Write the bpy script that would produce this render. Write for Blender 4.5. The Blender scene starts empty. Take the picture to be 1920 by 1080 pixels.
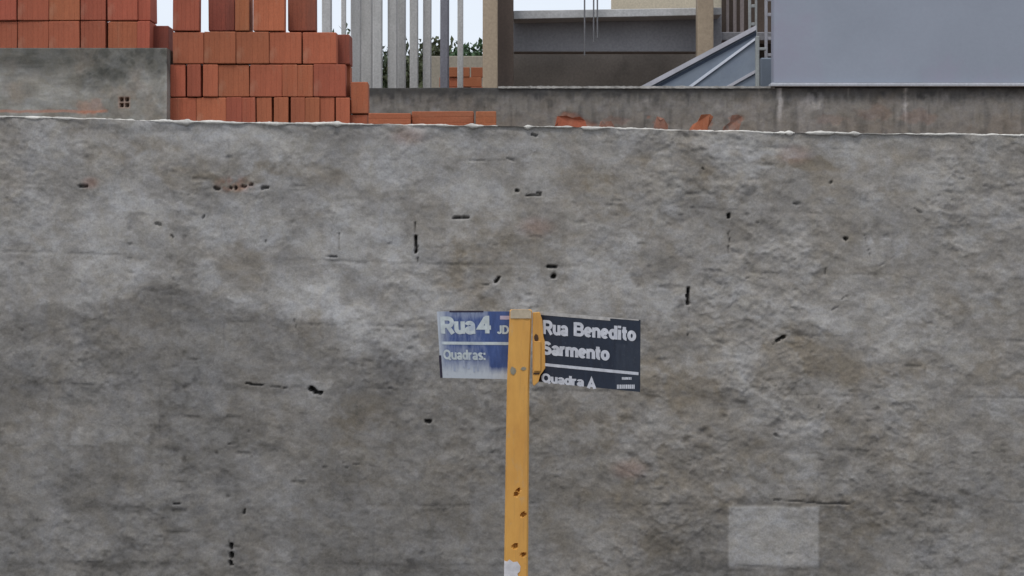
import bpy, bmesh, math, random
import numpy as np
from mathutils import Vector, Matrix, Euler
random.seed(7)
S = bpy.context.scene
C = S.collection

# ------------------------------------------------------------------ camera
FPX = 3684.0          # focal length in photo pixels (1920 wide)
H = 2.5               # eye height, metres
HY = 480.0            # photo row of the horizon
cam = bpy.data.objects.new('camera', bpy.data.cameras.new('camera'))
C.objects.link(cam); S.camera = cam
cam.location = (0, 0, H); cam.rotation_euler = (math.radians(90), 0, 0)
cam.data.sensor_width = 36.0; cam.data.lens = 36.0 * FPX / 1920.0
cam.data.shift_y = -60.0 / 1920.0
cam.data.clip_start = 0.1; cam.data.clip_end = 3000

# ------------------------------------------------------------------ world, sun, exposure
SUN_EL, SUN_AZ = math.radians(62), math.radians(205)   # high, behind the camera, a little to the left
w = bpy.data.worlds.new('World'); S.world = w; w.use_nodes = True
nt = w.node_tree; nt.nodes.clear()
out = nt.nodes.new('ShaderNodeOutputWorld'); bg = nt.nodes.new('ShaderNodeBackground')
sky = nt.nodes.new('ShaderNodeTexSky'); sky.sky_type = 'NISHITA'; sky.sun_disc = False
sky.sun_elevation = SUN_EL; sky.sun_rotation = SUN_AZ
sky.air_density = 1.0; sky.dust_density = 3.0; sky.ozone_density = 1.0
mix = nt.nodes.new('ShaderNodeMix'); mix.data_type = 'RGBA'
cn = nt.nodes.new('ShaderNodeTexNoise'); cn.inputs['Scale'].default_value = 2.2; cn.inputs['Detail'].default_value = 6
cr = nt.nodes.new('ShaderNodeMapRange')
cr.inputs['From Min'].default_value = .3; cr.inputs['From Max'].default_value = .7
cr.inputs['To Min'].default_value = .72; cr.inputs['To Max'].default_value = .97
tcw = nt.nodes.new('ShaderNodeTexCoord')
nt.links.new(tcw.outputs['Generated'], cn.inputs['Vector'])
nt.links.new(cn.outputs['Fac'], cr.inputs['Value']); nt.links.new(cr.outputs['Result'], mix.inputs['Factor'])
nt.links.new(sky.outputs['Color'], mix.inputs['A']); mix.inputs['B'].default_value = (7.6, 8.1, 8.9, 1)
nt.links.new(mix.outputs['Result'], bg.inputs['Color']); bg.inputs['Strength'].default_value = 0.125
nt.links.new(bg.outputs['Background'], out.inputs['Surface'])
sl = bpy.data.lights.new('sun', 'SUN'); sl.energy = 1.5; sl.angle = math.radians(14); sl.color = (1, .96, .9)
so = bpy.data.objects.new('sun', sl); C.objects.link(so)
# light travels from the sun's direction: azimuth measured from +Y, clockwise
sd = Vector((math.sin(SUN_AZ) * math.cos(SUN_EL), math.cos(SUN_AZ) * math.cos(SUN_EL), math.sin(SUN_EL)))
so.rotation_euler = sd.to_track_quat('Z', 'Y').to_euler()
vs = S.view_settings; vs.view_transform = 'Standard'; vs.look = 'None'; vs.exposure = 0.0; vs.gamma = 1; vs.use_curve_mapping = False

# ------------------------------------------------------------------ helpers
def X(px, Y): return (px - 960.0) * Y / FPX          # photo column at depth Y -> metres
def Z(py, Y): return H + (HY - py) * Y / FPX         # photo row at depth Y -> metres
def s2l(c): return tuple((v / 12.92 if v <= .04045 else ((v + .055) / 1.055) ** 2.4) for v in c)

def tag(o, label=None, cat=None, group=None, kind=None):
    if label: o['label'] = label
    if cat: o['category'] = cat
    if group: o['group'] = group
    if kind: o['kind'] = kind
    return o
def empty(name, loc=(0, 0, 0)):
    o = bpy.data.objects.new(name, None); C.objects.link(o); o.location = loc; o.empty_display_size = .1; return o
def link(name, me, mat=None, parent=None):
    o = bpy.data.objects.new(name, me); C.objects.link(o)
    if mat is not None and not me.materials: me.materials.append(mat)
    if parent is not None:
        o.parent = parent
        bpy.context.view_layer.update()
        o.matrix_parent_inverse = parent.matrix_world.inverted()
    return o
def hexa(bm, P):
    """P: 8 corners, bottom ring then top ring"""
    v = [bm.verts.new(p) for p in P]
    for f in ((3, 2, 1, 0), (4, 5, 6, 7), (0, 1, 5, 4), (1, 2, 6, 5), (2, 3, 7, 6), (3, 0, 4, 7)):
        bm.faces.new([v[i] for i in f])
def box(bm, x0, x1, y0, y1, z0, z1):
    hexa(bm, [(x0, y0, z0), (x1, y0, z0), (x1, y1, z0), (x0, y1, z0), (x0, y0, z1), (x1, y0, z1), (x1, y1, z1), (x0, y1, z1)])
def fin(bm, name, mat, parent=None, bevel=0.0, seg=1, smooth=False):
    if bevel > 0:
        bmesh.ops.bevel(bm, geom=bm.edges[:] , offset=bevel, segments=seg, profile=.6, affect='EDGES')
    bmesh.ops.recalc_face_normals(bm, faces=bm.faces[:])
    me = bpy.data.meshes.new(name); bm.to_mesh(me); bm.free()
    if smooth:
        for p in me.polygons: p.use_smooth = True
    return link(name, me, mat, parent)
def pbox(name, mat, parent, px0, px1, py0, py1, Y0, Y1, bevel=.004):
    """box whose front face covers the given photo rectangle at depth Y0 and runs back to Y1"""
    bm = bmesh.new(); box(bm, X(px0, Y0), X(px1, Y0), Y0, Y1, Z(py1, Y0), Z(py0, Y0))
    return fin(bm, name, mat, parent, bevel)

# ------------------------------------------------------------------ materials
def newmat(name):
    m = bpy.data.materials.new(name); m.use_nodes = True
    return m, m.node_tree, m.node_tree.nodes['Principled BSDF']
def N(t, typ, **kw):
    n = t.nodes.new(typ)
    for k, v in kw.items():
        if k in n.inputs: n.inputs[k].default_value = v
        else: setattr(n, k, v)
    return n
def mixc(t, fac, a, b, blend='MIX'):
    m = t.nodes.new('ShaderNodeMix'); m.data_type = 'RGBA'; m.blend_type = blend
    for sock, v in (('Factor', fac), ('A', a), ('B', b)):
        if hasattr(v, 'links') or isinstance(v, bpy.types.NodeSocket): t.links.new(v, m.inputs[sock])
        elif sock == 'Factor': m.inputs[sock].default_value = v
        else: m.inputs[sock].default_value = (*v, 1)
    return m.outputs['Result']
def rng(t, v, a, b, c=0.0, d=1.0):
    m = t.nodes.new('ShaderNodeMapRange'); t.links.new(v, m.inputs['Value'])
    m.inputs['From Min'].default_value = a; m.inputs['From Max'].default_value = b
    m.inputs['To Min'].default_value = c; m.inputs['To Max'].default_value = d
    return m.outputs['Result']
def noise(t, scale, detail=4, rough=.55, stretch=(1, 1, 1), dist=0.0, seed=0):
    tc = t.nodes.new('ShaderNodeTexCoord'); mp = t.nodes.new('ShaderNodeMapping')
    mp.inputs['Scale'].default_value = stretch; mp.inputs['Location'].default_value = (seed * 3.1, seed * 1.7, seed)
    t.links.new(tc.outputs['Object'], mp.inputs['Vector'])
    n = t.nodes.new('ShaderNodeTexNoise'); n.inputs['Scale'].default_value = scale; n.inputs['Detail'].default_value = detail
    n.inputs['Roughness'].default_value = rough; n.inputs['Distortion'].default_value = dist
    t.links.new(mp.outputs['Vector'], n.inputs['Vector']); return n.outputs['Fac']
def bump(t, b, h, strength, dist):
    n = t.nodes.new('ShaderNodeBump'); n.inputs['Strength'].default_value = strength; n.inputs['Distance'].default_value = dist
    t.links.new(h, n.inputs['Height']); t.links.new(n.outputs['Normal'], b.inputs['Normal'])

def grime(name, col, var=.25, scale=3.0, rough=.85, bscale=60, bstr=.25, bdist=.002, stretch=(1, 1, 1), dirt=None, dirt_amt=.5, rnd=0.0, fine=.12, metallic=0):
    m, t, b = newmat(name)
    n1 = noise(t, scale, 6, .6, stretch); n2 = noise(t, bscale, 3, .6, (1, 1, 1), 0, 5)
    dark = tuple(c * (1 - var) for c in col); lite = tuple(min(1, c * (1 + var)) for c in col)
    c = mixc(t, rng(t, n1, .3, .7), dark, lite)
    c = mixc(t, rng(t, n2, .3, .7, 0, 1), c, mixc(t, 1.0, c, (1 - fine * 2,) * 3, 'MULTIPLY'))
    if dirt:
        n3 = noise(t, scale * .8, 7, .65, stretch, .5, 9)
        c = mixc(t, rng(t, n3, .52, .68, 0, dirt_amt), c, dirt)
    if rnd:
        oi = t.nodes.new('ShaderNodeObjectInfo')
        hsv = t.nodes.new('ShaderNodeHueSaturation')
        t.links.new(rng(t, oi.outputs['Random'], 0, 1, 1 - rnd, 1 + rnd), hsv.inputs['Value'])
        m2 = t.nodes.new('ShaderNodeMath'); m2.operation = 'FRACT'
        mm = t.nodes.new('ShaderNodeMath'); mm.operation = 'MULTIPLY'; mm.inputs[1].default_value = 17.3
        t.links.new(oi.outputs['Random'], mm.inputs[0]); t.links.new(mm.outputs[0], m2.inputs[0])
        t.links.new(rng(t, m2.outputs[0], 0, 1, .493, .507), hsv.inputs['Hue'])
        t.links.new(c, hsv.inputs['Color']); c = hsv.outputs['Color']
    t.links.new(c, b.inputs['Base Color']); b.inputs['Roughness'].default_value = rough; b.inputs['Metallic'].default_value = metallic
    bump(t, b, n2, bstr, bdist)
    return m

def plaster(name, base, dark, pale, warm, brick=(.42, .12, .055), grit=.3, gs=140):
    """cement render; wear masks (damp with painted recess shade, pale rub, warm dust, bare brick) come with the mesh"""
    m, t, b = newmat(name)
    at = t.nodes.new('ShaderNodeAttribute'); at.attribute_name = 'wear'
    sp = t.nodes.new('ShaderNodeSeparateColor'); t.links.new(at.outputs['Color'], sp.inputs['Color'])
    c = mixc(t, sp.outputs['Green'], base, pale)
    c = mixc(t, sp.outputs['Blue'], c, warm)
    c = mixc(t, sp.outputs['Red'], c, dark)
    a2 = t.nodes.new('ShaderNodeAttribute'); a2.attribute_name = 'bare'
    c = mixc(t, a2.outputs['Fac'], c, brick)
    g = noise(t, gs, 5, .7, (1, 1, 1), .2)
    g2 = noise(t, gs * .22, 5, .65, (1, 1, 1.5), .6, 4)
    c = mixc(t, rng(t, g, .25, .75), mixc(t, 1.0, c, (1 - grit,) * 3, 'MULTIPLY'), mixc(t, 1.0, c, (1 + grit * .7,) * 3, 'MULTIPLY'))
    c = mixc(t, rng(t, g2, .3, .7), mixc(t, 1.0, c, (.9, .9, .88), 'MULTIPLY'), mixc(t, 1.0, c, (1.1, 1.1, 1.12), 'MULTIPLY'))
    # colour drift, faintly blue to faintly warm
    g3 = noise(t, 14, 5, .65, (1, 1, 1), 1.0, 8)
    c = mixc(t, rng(t, g3, .35, .65), mixc(t, 1.0, c, (.99, 1, 1.025), 'MULTIPLY'), mixc(t, 1.0, c, (1.025, 1, .955), 'MULTIPLY'))
    t.links.new(c, b.inputs['Base Color']); b.inputs['Roughness'].default_value = .92
    b.inputs['Specular IOR Level'].default_value = .25
    bump(t, b, g, .5, .0025)
    return m

# ------------------------------------------------------------------ noise fields in metres (numpy)
def vnoise(U, V, cell, seed, au=1.0, av=1.0, ang=0.0):
    r = np.random.RandomState(seed)
    if ang:
        c, s = math.cos(ang), math.sin(ang); U, V = U * c + V * s, -U * s + V * c
    T = r.rand(256, 256); u = U / (cell * au) + 100.3; v = V / (cell * av) + 57.7
    i = np.floor(u).astype(int); j = np.floor(v).astype(int); fu = u - i; fv = v - j
    fu = fu * fu * (3 - 2 * fu); fv = fv * fv * (3 - 2 * fv)
    g = lambda a, b: T[a % 256, b % 256]
    return (g(i, j) * (1 - fu) + g(i + 1, j) * fu) * (1 - fv) + (g(i, j + 1) * (1 - fu) + g(i + 1, j + 1) * fu) * fv - .5
def fbm(U, V, cell, seed, oct=4, gain=.5, **k):
    o = 0; a = 1.0; n = 0
    for q in range(oct):
        o = o + a * vnoise(U, V, cell / 2 ** q, seed + q * 11, **k); n += a; a *= gain
    return o / n * 2
def sstep(a, b, x):
    t_ = np.clip((x - a) / (b - a), 0, 1); return t_ * t_ * (3 - 2 * t_)

def relief_wall(name, xs, zs, Y, ztop, thick, fn, mat):
    """a closed slab whose face (towards -Y) is modelled: fn(x,z) -> depth (+ = out of the wall), wear rgb, bare"""
    XX, ZZ = np.meshgrid(xs, zs); nx, nz = len(xs), len(zs)
    # squeeze the grid's top row onto the uneven top line
    top = ztop(xs); z0 = zs[0]; ZZ = z0 + (ZZ - z0) * (top[None, :] - z0) / (zs[-1] - z0)
    D, Wc, B = fn(XX, ZZ)
    fr = np.stack([XX, Y - D, ZZ], -1).reshape(-1, 3)
    bk = np.stack([xs, np.full(nx, Y + thick), top], -1); bb = np.stack([xs, np.full(nx, Y + thick), np.full(nx, z0)], -1)
    co = np.concatenate([fr, bk, bb]); n0 = nx * nz; n1 = n0 + nx
    i = np.arange(nx - 1); j = np.arange(nz - 1); J, I = np.meshgrid(j, i, indexing='ij')
    a = (J * nx + I).ravel(); q = np.stack([a, a + 1, a + 1 + nx, a + nx], -1)
    t0 = (nz - 1) * nx + i; tq = np.stack([t0, t0 + 1, n0 + i + 1, n0 + i], -1)
    bq = np.stack([n0 + i, n0 + i + 1, n1 + i + 1, n1 + i], -1)
    faces = np.concatenate([q, tq, bq]); ends = []
    ends.append([k * nx for k in range(nz)] + [n0, n1]); ends.append([k * nx + nx - 1 for k in range(nz)][::-1] + [n1 + nx - 1, n0 + nx - 1])
    me = bpy.data.meshes.new(name); ne = sum(len(e) for e in ends)
    me.vertices.add(len(co)); me.vertices.foreach_set('co', co.astype(np.float32).ravel())
    nl = faces.size + ne; me.loops.add(nl)
    me.loops.foreach_set('vertex_index', np.concatenate([faces.ravel(), *[np.array(e) for e in ends]]).astype(np.int32))
    nf = len(faces); me.polygons.add(nf + 2)
    st = np.concatenate([np.arange(nf) * 4, [nf * 4, nf * 4 + len(ends[0])]]).astype(np.int32)
    me.polygons.foreach_set('loop_start', st)
    sm = np.zeros(nf + 2, bool); sm[:len(q)] = True
    me.update(calc_edges=True); me.polygons.foreach_set('use_smooth', sm)
    W = np.zeros((len(co), 4), np.float32); W[:, 3] = 1; W[:n0, :3] = np.clip(Wc, 0, 1).reshape(-1, 3)
    W[n0:n1, :3] = W[(nz - 1) * nx:nz * nx, :3]
    ca = me.attributes.new('wear', 'FLOAT_COLOR', 'POINT'); ca.data.foreach_set('color', W.ravel())
    ba = me.attributes.new('bare', 'FLOAT', 'POINT'); bb_ = np.zeros(len(co), np.float32); bb_[:n0] = np.clip(B, 0, 1).ravel(); ba.data.foreach_set('value', bb_)
    me.validate(); me.update()
    return link(name, me, mat)

def graded(a, b, lo, hi, fine, coarse):
    """grid lines: fine between a and b, coarse out to lo and hi"""
    l = np.arange(lo, a, coarse) if lo < a else np.array([]); m_ = np.arange(a, b, fine); r = np.append(np.arange(b, hi, coarse), hi) if hi > b else np.array([b])
    return np.concatenate([l, m_, r])

# ------------------------------------------------------------------ setting: ground
M_asph = grime('asphalt', (.055, .055, .058), .2, 2, .9, 90, .5)
M_pave = grime('pavement concrete', (.27, .26, .24), .2, 1.6, .9, 70, .4, dirt=(.16, .14, .11))
M_soil = grime('bare red soil', (.2, .13, .085), .3, 1.2, .95, 30, .8, .01)
bm = bmesh.new(); box(bm, -300, 300, -300, 4.1, -.5, 0); tag(fin(bm, 'road', M_asph), kind='structure')
bm = bmesh.new(); box(bm, -300, 300, 4.1, 4.25, -.5, .135); tag(fin(bm, 'kerb', M_pave, None, .008), kind='structure')
bm = bmesh.new(); box(bm, -300, 300, 4.25, 6.15, -.5, .13); tag(fin(bm, 'pavement', M_pave), kind='structure')
# the building lot behind the retaining wall lies higher
bm = bmesh.new(); box(bm, -600, 600, 6.16, 900, -.5, 2.7); tag(fin(bm, 'ground', M_soil), kind='structure')

# ------------------------------------------------------------------ the big rendered wall
WY = 6.0
sc = FPX / WY
def w2p(x, z): return 960 + x * sc, HY - (z - H) * sc
def seg_dist(PX, PY, a, b, wob=0):
    ax, ay = a; bx, by = b; dx, dy = bx - ax, by - ay; L = dx * dx + dy * dy + 1e-9
    tt = np.clip(((PX - ax) * dx + (PY - ay) * dy) / L, 0, 1)
    return np.hypot(PX - ax - tt * dx, PY - ay - tt * dy)

TOPLINE_X = [-4000, 0, 152, 300, 500, 800, 930, 1000, 1200, 1450, 1600, 1767, 1920, 6000]
TOPLINE_Y = [200, 221, 225, 229, 233, 237, 239, 239, 244, 251, 252, 254, 256, 300]
COURSE_L = np.array([245, 362, 480, 600, 722, 838, 950, 1056, 1170.])     # rows of the bed joints on the left ...
COURSE_R = np.array([282, 400, 515, 632, 742, 845, 943, 1064, 1180.])     # ... and on the right of the wall
JOINTS = {0: [250, 430, 610, 795, 975, 1150, 1330, 1510, 1690], 1: [340, 530, 700, 880, 1060, 1235, 1410, 1590, 1760],
          2: [320, 500, 637, 780, 862, 1040, 1190, 1367, 1545, 1700], 3: [240, 420, 555, 680, 830, 960, 1120, 1290, 1470, 1650],
          4: [300, 545, 710, 890, 1080, 1250, 1430, 1620], 5: [220, 385, 560, 740, 900, 1100, 1290, 1535, 1710],
          6: [300, 390, 545, 700, 860, 1030, 1200, 1370, 1550, 1700], 7: [250, 433, 610, 800, 980, 1180, 1365, 1535, 1720]}
# chipped holes and open joints: (x0,y0,x1,y1, half width px, depth m)
HOLES = [(779, 418, 779, 436, 1.6, .012), (779, 444, 779, 472, 3.3, .035), (782, 482, 783, 494, 1.4, .01),
         (852, 410, 880, 409, 2.6, .022), (987, 366, 1012, 366, 1.7, .014), (1008, 361, 1012, 362, 2.2, .014), (968, 357, 972, 358, 3.2, .02),
         (1027, 501, 1042, 501, 3.2, .03), (1037, 518, 1041, 518, 4.6, .04), (929, 528, 934, 521, 3.4, .025), (902, 535, 915, 533, 1.5, .01),
         (1290, 540, 1290, 569, 3.4, .04), (1291, 578, 1291, 630, 1.2, .009), (1367, 402, 1367, 408, 3.4, .03), (1367, 412, 1366, 498, 1.2, .008),
         (1545, 428, 1546, 522, 1.2, .008), (1584, 446, 1586, 447, 3.6, .025), (1456, 639, 1468, 632, 3.6, .04), (1449, 646, 1456, 640, 1.2, .01),
         (582, 727, 592, 732, 4.2, .045), (592, 735, 602, 736, 4.2, .04), (462, 718, 490, 722, 2.0, .014), (490, 722, 540, 728, 1.0, .006),
         (800, 789, 806, 789, 3.8, .03), (434, 1020, 434, 1030, 3.0, .03), (434, 1038, 435, 1044, 3.4, .03), (433, 1054, 434, 1058, 3.6, .03),
         (428, 1012, 433, 1020, 1.4, .01), (458, 955, 458, 962, 2.2, .015), (327, 944, 345, 944, 2.0, .012), (345, 944, 400, 946, 1.0, .006),
         (996, 252, 1004, 254, 3.0, .014), (404, 352, 410, 354, 3.6, .016), (432, 352, 434, 353, 2.8, .018), (442, 353, 443, 354, 3.4, .022),
         (456, 350, 461, 350, 3.0, .016), (472, 347, 474, 347, 2.8, .016), (492, 353, 502, 352, 3.6, .016), (152, 349, 163, 349, 3.6, .015),
         (292, 419, 301, 420, 2.6, .010), (322, 440, 323, 444, 2.2, .010), (378, 410, 382, 406, 2.2, .010), (606, 481, 632, 480, 1.6, .012),
         (268, 354, 282, 352, 2.5, .009), (499, 450, 500, 471, 1.3, .010), (637, 436, 637, 470, 1.2, .008), (567, 392, 570, 376, 1.6, .007),
         (1490, 382, 1512, 384, 3.0, .010), (1498, 390, 1503, 392, 2.6, .010), (1556, 345, 1561, 343, 2.4, .012), (1315, 316, 1318, 318, 2.2, .010),
         (1270, 392, 1286, 391, 2.2, .008), (1325, 770, 1330, 772, 2.4, .009), (1313, 772, 1318, 776, 2.2, .01), (1453, 815, 1457, 820, 3.0, .01),
         (1535, 760, 1537, 784, 1.4, .008), (1450, 938, 1600, 946, 1.6, .007), (558, 625, 552, 600, 1.6, .006), (1733, 693, 1734, 700, 2, .01),
         (430, 832, 440, 834, 2.0, .008), (500, 846, 520, 846, 1.6, .006), (640, 868, 700, 872, 1.2, .004), (1600, 560, 1560, 580, 1.3, .005),
         (1482, 520, 1505, 523, 1.4, .006), (1400, 520, 1460, 522, 1.1, .004), (1460, 470, 1480, 512, 1.3, .005), (1620, 440, 1632, 482, 1.2, .004),
         (1646, 500, 1680, 480, 1.4, .005), (1580, 560, 1610, 545, 1.3, .005), (880, 300, 962, 300, 1.0, .004), (950, 296, 962, 300, 1.8, .006),
         (1230, 405, 1262, 425, 1.0, .004), (1715, 390, 1725, 398, 1.8, .007), (1205, 698, 1245, 712, 1.2, .005), (1390, 712, 1420, 718, 1.2, .005)]
# soft patches of wear: (cx, cy, rx, ry, tilt deg, strength)
PALE = [(890, 375, 75, 62, -25, .95), (600, 550, 70, 40, 10, .7), (1290, 560, 95, 55, 0, .6), (210, 490, 85, 70, 20, .6), (335, 262, 90, 36, 0, .45),
        (470, 430, 90, 60, 0, .5), (720, 440, 95, 60, 0, .6), (240, 400, 80, 50, 0, .4), (1490, 450, 70, 38, 0, .55), (1650, 420, 95, 60, 20, .55),
        (1420, 275, 60, 45, 0, .55), (1620, 300, 110, 45, 10, .5), (1520, 850, 55, 45, 50, .5), (700, 600, 80, 70, 20, .7), (800, 560, 60, 40, 0, .5),
        (1150, 270, 80, 35, 10, .35), (1240, 820, 60, 60, 0, .25), (1680, 620, 90, 60, 0, .4), (1360, 660, 55, 30, 30, .35), (165, 830, 24, 70, 10, .7),
        (640, 310, 100, 45, 0, .4), (520, 268, 60, 22, 0, .4), (1080, 600, 60, 30, 0, .25), (1700, 850, 70, 60, 0, .3), (760, 320, 60, 40, -30, .4), (1130, 520, 80, 45, 0, .35)]
WARM = [(1130, 345, 120, 75, 10, .9), (930, 490, 95, 75, 0, .8), (430, 335, 120, 22, 0, .7), (620, 350, 90, 35, 0, .5), (1330, 340, 75, 55, 20, .8),
        (450, 525, 90, 45, 0, .55), (1250, 750, 120, 60, 20, .9), (1530, 690, 100, 60, 10, .8), (1050, 800, 110, 100, 0, .6), (1260, 900, 100, 110, 0, .55),
        (230, 300, 60, 30, 10, .5), (690, 820, 90, 60, 0, .6), (1490, 295, 55, 26, 10, .8), (1640, 960, 110, 80, 0, .6), (900, 640, 60, 60, 0, .4),
        (560, 620, 40, 60, -20, .6), (1130, 990, 120, 60, 0, .5), (1700, 700, 80, 40, 0, .5), (860, 920, 70, 60, 0, .45), (290, 640, 60, 40, 0, .35)]
DAMP = [(300, 690, 260, 130, 5, .62), (150, 600, 150, 60, 0, .45), (420, 850, 420, 160, 0, .62), (420, 1000, 520, 120, 0, .66), (700, 760, 180, 110, 20, .45), (760, 700, 80, 50, 20, .35),
        (820, 960, 260, 150, 0, .5), (600, 600, 30, 45, 20, .35), (480, 600, 90, 36, 15, .45), (1080, 880, 170, 160, 0, .34), (1300, 1010, 200, 90, 0, .3), (1180, 760, 120, 50, 20, .28),
        (1650, 1010, 200, 90, 0, .34), (1500, 930, 120, 30, 0, .25), (1590, 740, 120, 50, 10, .2), (440, 320, 130, 30, 5, .3), (280, 355, 110, 22, 10, .3), (1210, 345, 150, 50, 10, .22), (1480, 370, 130, 30, 5, .25),
        (1650, 345, 130, 26, 12, .22), (560, 330, 60, 60, 10, .2), (380, 470, 60, 60, 10, .16), (60, 850, 120, 300, 0, .5), (1850, 900, 120, 250, 0, .25), (930, 540, 100, 40, 0, .2)]
def blobs(L, PX, PY, wx, wy):
    o = np.zeros_like(PX)
    for cx, cy, rx, ry, an, s in L:
        a = math.radians(an); x = PX + wx - cx; y = PY + wy - cy; u = x * math.cos(a) + y * math.sin(a); v = -x * math.sin(a) + y * math.cos(a)
        r = np.sqrt((u / rx) ** 2 + (v / ry) ** 2); o = np.maximum(o, s * (1 - sstep(.62, 1.25, r)))
    return o
def front_fn(x, z):
    PX, PY = w2p(x, z)
    big = fbm(x, z, .55, 3, 4); med = fbm(x, z, .16, 21, 4, .55); tro = fbm(x, z, .075, 41, 4, .6, au=2.2, av=.8, ang=math.radians(-24))
    fin_ = fbm(x, z, .03, 61, 3, .7); pit = vnoise(x, z, .022, 77, au=1.5)
    strokes = np.abs(fbm(x, z, .10, 91, 3, .55, au=2.6, av=.9, ang=math.radians(18)))    # creases left by the trowel
    strokes2 = np.abs(fbm(x, z, .13, 191, 3, .55, au=2.4, av=.8, ang=math.radians(-30)))
    D = big * .006 + med * .004 + tro * .0022 + fin_ * .0013
    crease = (1 - sstep(0, .06, strokes)) * sstep(-.15, .25, big + med); crease2 = (1 - sstep(0, .05, strokes2)) * sstep(0, .35, -med + tro)
    crease = crease * .35; crease2 = crease2 * .3
    right_ = sstep(800, 1100, PX)
    comb = fbm(x, z, .034, 811, 4, .7, au=2.6, av=.75, ang=math.radians(-27)); gran = fbm(x, z, .026, 831, 3, .8)
    lay = 0; flak = 0
    for q_, (cell, amp, au_, an_) in enumerate(((.20, .0030, 1.3, -12), (.11, .0030, 1.5, -22), (.06, .0022, 1.4, -28), (.034, .0014, 1.2, 15))):
        nn = fbm(x, z, cell, 1200 + q_ * 37, 5, .62, au=au_, av=1, ang=math.radians(an_))
        if q_ in (1, 2): flak = flak + sstep(-.05, .06, nn - .12) - .8 * (1 - sstep(-.32, -.2, nn))
        lay = lay + amp * (sstep(-.06, .06, nn - .12) + .7 * sstep(-.05, .05, nn + .22))
    rough_ = .34 + .8 * sstep(-.3, .35, fbm(x, z, .3, 1401, 4, .6)) ; rough_ = rough_ * (.75 + .25 * right_)
    for c0, c1, rx_, ry_ in ((890, 375, 90, 70), (600, 550, 90, 60), (1620, 300, 120, 60), (1450, 1005, 90, 70), (350, 260, 120, 40), (720, 440, 110, 70), (1650, 430, 100, 60)):
        rough_ = rough_ * (1 - .6 * (1 - sstep(.5, 1.2, np.hypot((PX - c0) / rx_, (PY - c1) / ry_))))
    D += (lay * .86 + .0016 * comb * right_ + .0020 * gran) * rough_
    D -= .0022 * crease + .0022 * crease2
    pits = sstep(.36, .47, pit) * sstep(-.1, .3, med + big * .5)
    D -= .003 * pits
    # block joints telegraphing through the render
    wob = fbm(x, z, .25, 5, 3) * 5
    f = np.clip((PX - 300) / 1300, -.4, 1.4)
    J = np.zeros_like(PX); vis = .75 * sstep(-.05, .55, fbm(x, z, .16, 15, 4, .6)); vis2 = .8 * sstep(0, .55, fbm(x, z, .2, 115, 3))
    cy = COURSE_L[None, :] + 0 * f.ravel()[:1, None]
    rows = []
    for k in range(len(COURSE_L)):
        yy = COURSE_L[k] * (1 - f) + COURSE_R[k] * f + wob * .6; rows.append(yy)
        J = np.maximum(J, (1 - sstep(.8, 4.0, np.abs(PY - yy + gran * 2.5))) * vis)
    for k, L in JOINTS.items():
        inside = sstep(-3, 3, PY - rows[k]) * sstep(-3, 3, rows[k + 1] - PY)
        for xx in L:
            J = np.maximum(J, (1 - sstep(.6, 2.8, np.abs(PX - xx - wob * .3))) * inside * vis2 * .8)
    D -= .0028 * J
    soft_j = np.zeros_like(PX); vs3 = sstep(-.3, .4, fbm(x, z, .35, 1015, 4, .6))
    for k, yy in enumerate(rows): soft_j = np.maximum(soft_j, np.exp(-((PY - yy + tro * 10) / 7.5) ** 2) * vs3 * (1.0 if k > 3 else .6))
    # a block that stands out smooth and pale, right of the post
    bx = sstep(1362, 1368, PX) * (1 - sstep(1532, 1538, PX)) * sstep(946, 952, PY) * (1 - sstep(1058, 1070, PY))
    D += .003 * bx
    hd = np.zeros_like(D); hw = np.zeros_like(D)
    jx = fin_ * 3.0; jy = tro * 3.0
    for x0, y0, x1, y1, r, dep in HOLES:
        m_ = (PX > min(x0, x1) - 14) & (PX < max(x0, x1) + 14) & (PY > min(y0, y1) - 14) & (PY < max(y0, y1) + 14)
        if not m_.any(): continue
        d = seg_dist(PX[m_] + jx[m_], PY[m_] + jy[m_], (x0, y0), (x1, y1))
        d = d + (1.6 * vnoise(x[m_], z[m_], .008, 1301) if r > 2 else 0); k_ = (1 - sstep(r * .45, r * 1.0, d)) * (1 if dep > .013 else sstep(-.3, .2, vnoise(x[m_], z[m_], .03, 1303))); hd[m_] = np.maximum(hd[m_], k_ * dep); hw[m_] = np.maximum(hw[m_], k_ * (min(1, dep / .022) if dep > .013 else .32 * dep / .013))
    D -= hd
    # flaky rim just below the top
    toprow = np.interp(PX, TOPLINE_X, TOPLINE_Y)
    D += .003 * (1 - sstep(4, 22, PY - toprow)) * sstep(-.2, .3, tro)
    # wear masks; damp also holds the painted shade of recesses
    wx = fbm(x, z, .2, 301, 4, .6) * 60; wy = fbm(x, z, .2, 331, 4, .6) * 50
    damp = blobs(DAMP, PX, PY, wx * .7, wy * .7) + .12 * sstep(700, 1080, PY)
    yb = np.interp(PX, [-400, 100, 152, 210, 260, 300, 380, 450, 535, 556, 566, 620, 680, 760, 830, 1000, 1300, 1700, 2300], [600, 575, 566, 566, 548, 540, 552, 588, 596, 640, 606, 602, 622, 690, 690, 730, 800, 860, 900])
    soft = 10 + 90 * sstep(780, 1050, PX)
    zone = sstep(-soft, soft, PY - yb + fin_ * 16 + tro * 22 + med * 10 * sstep(700, 900, PX))
    rim = np.exp(-((PY - yb + tro * 22 + fin_ * 16 - 8) / 12) ** 2) * (1 - sstep(700, 800, PX))
    diag = sstep(.2, .9, 1 - np.hypot((PX - 180 + (PY - 760) * .7) / 46, (PY - 770) / 90) + med * .4)
    damp = .35 * zone * (1 - .3 * right_) * (.85 + .5 * med) * (1 - .75 * diag) + .05 * rim + damp * .22 + .07 * sstep(850, 1080, PY)
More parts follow.
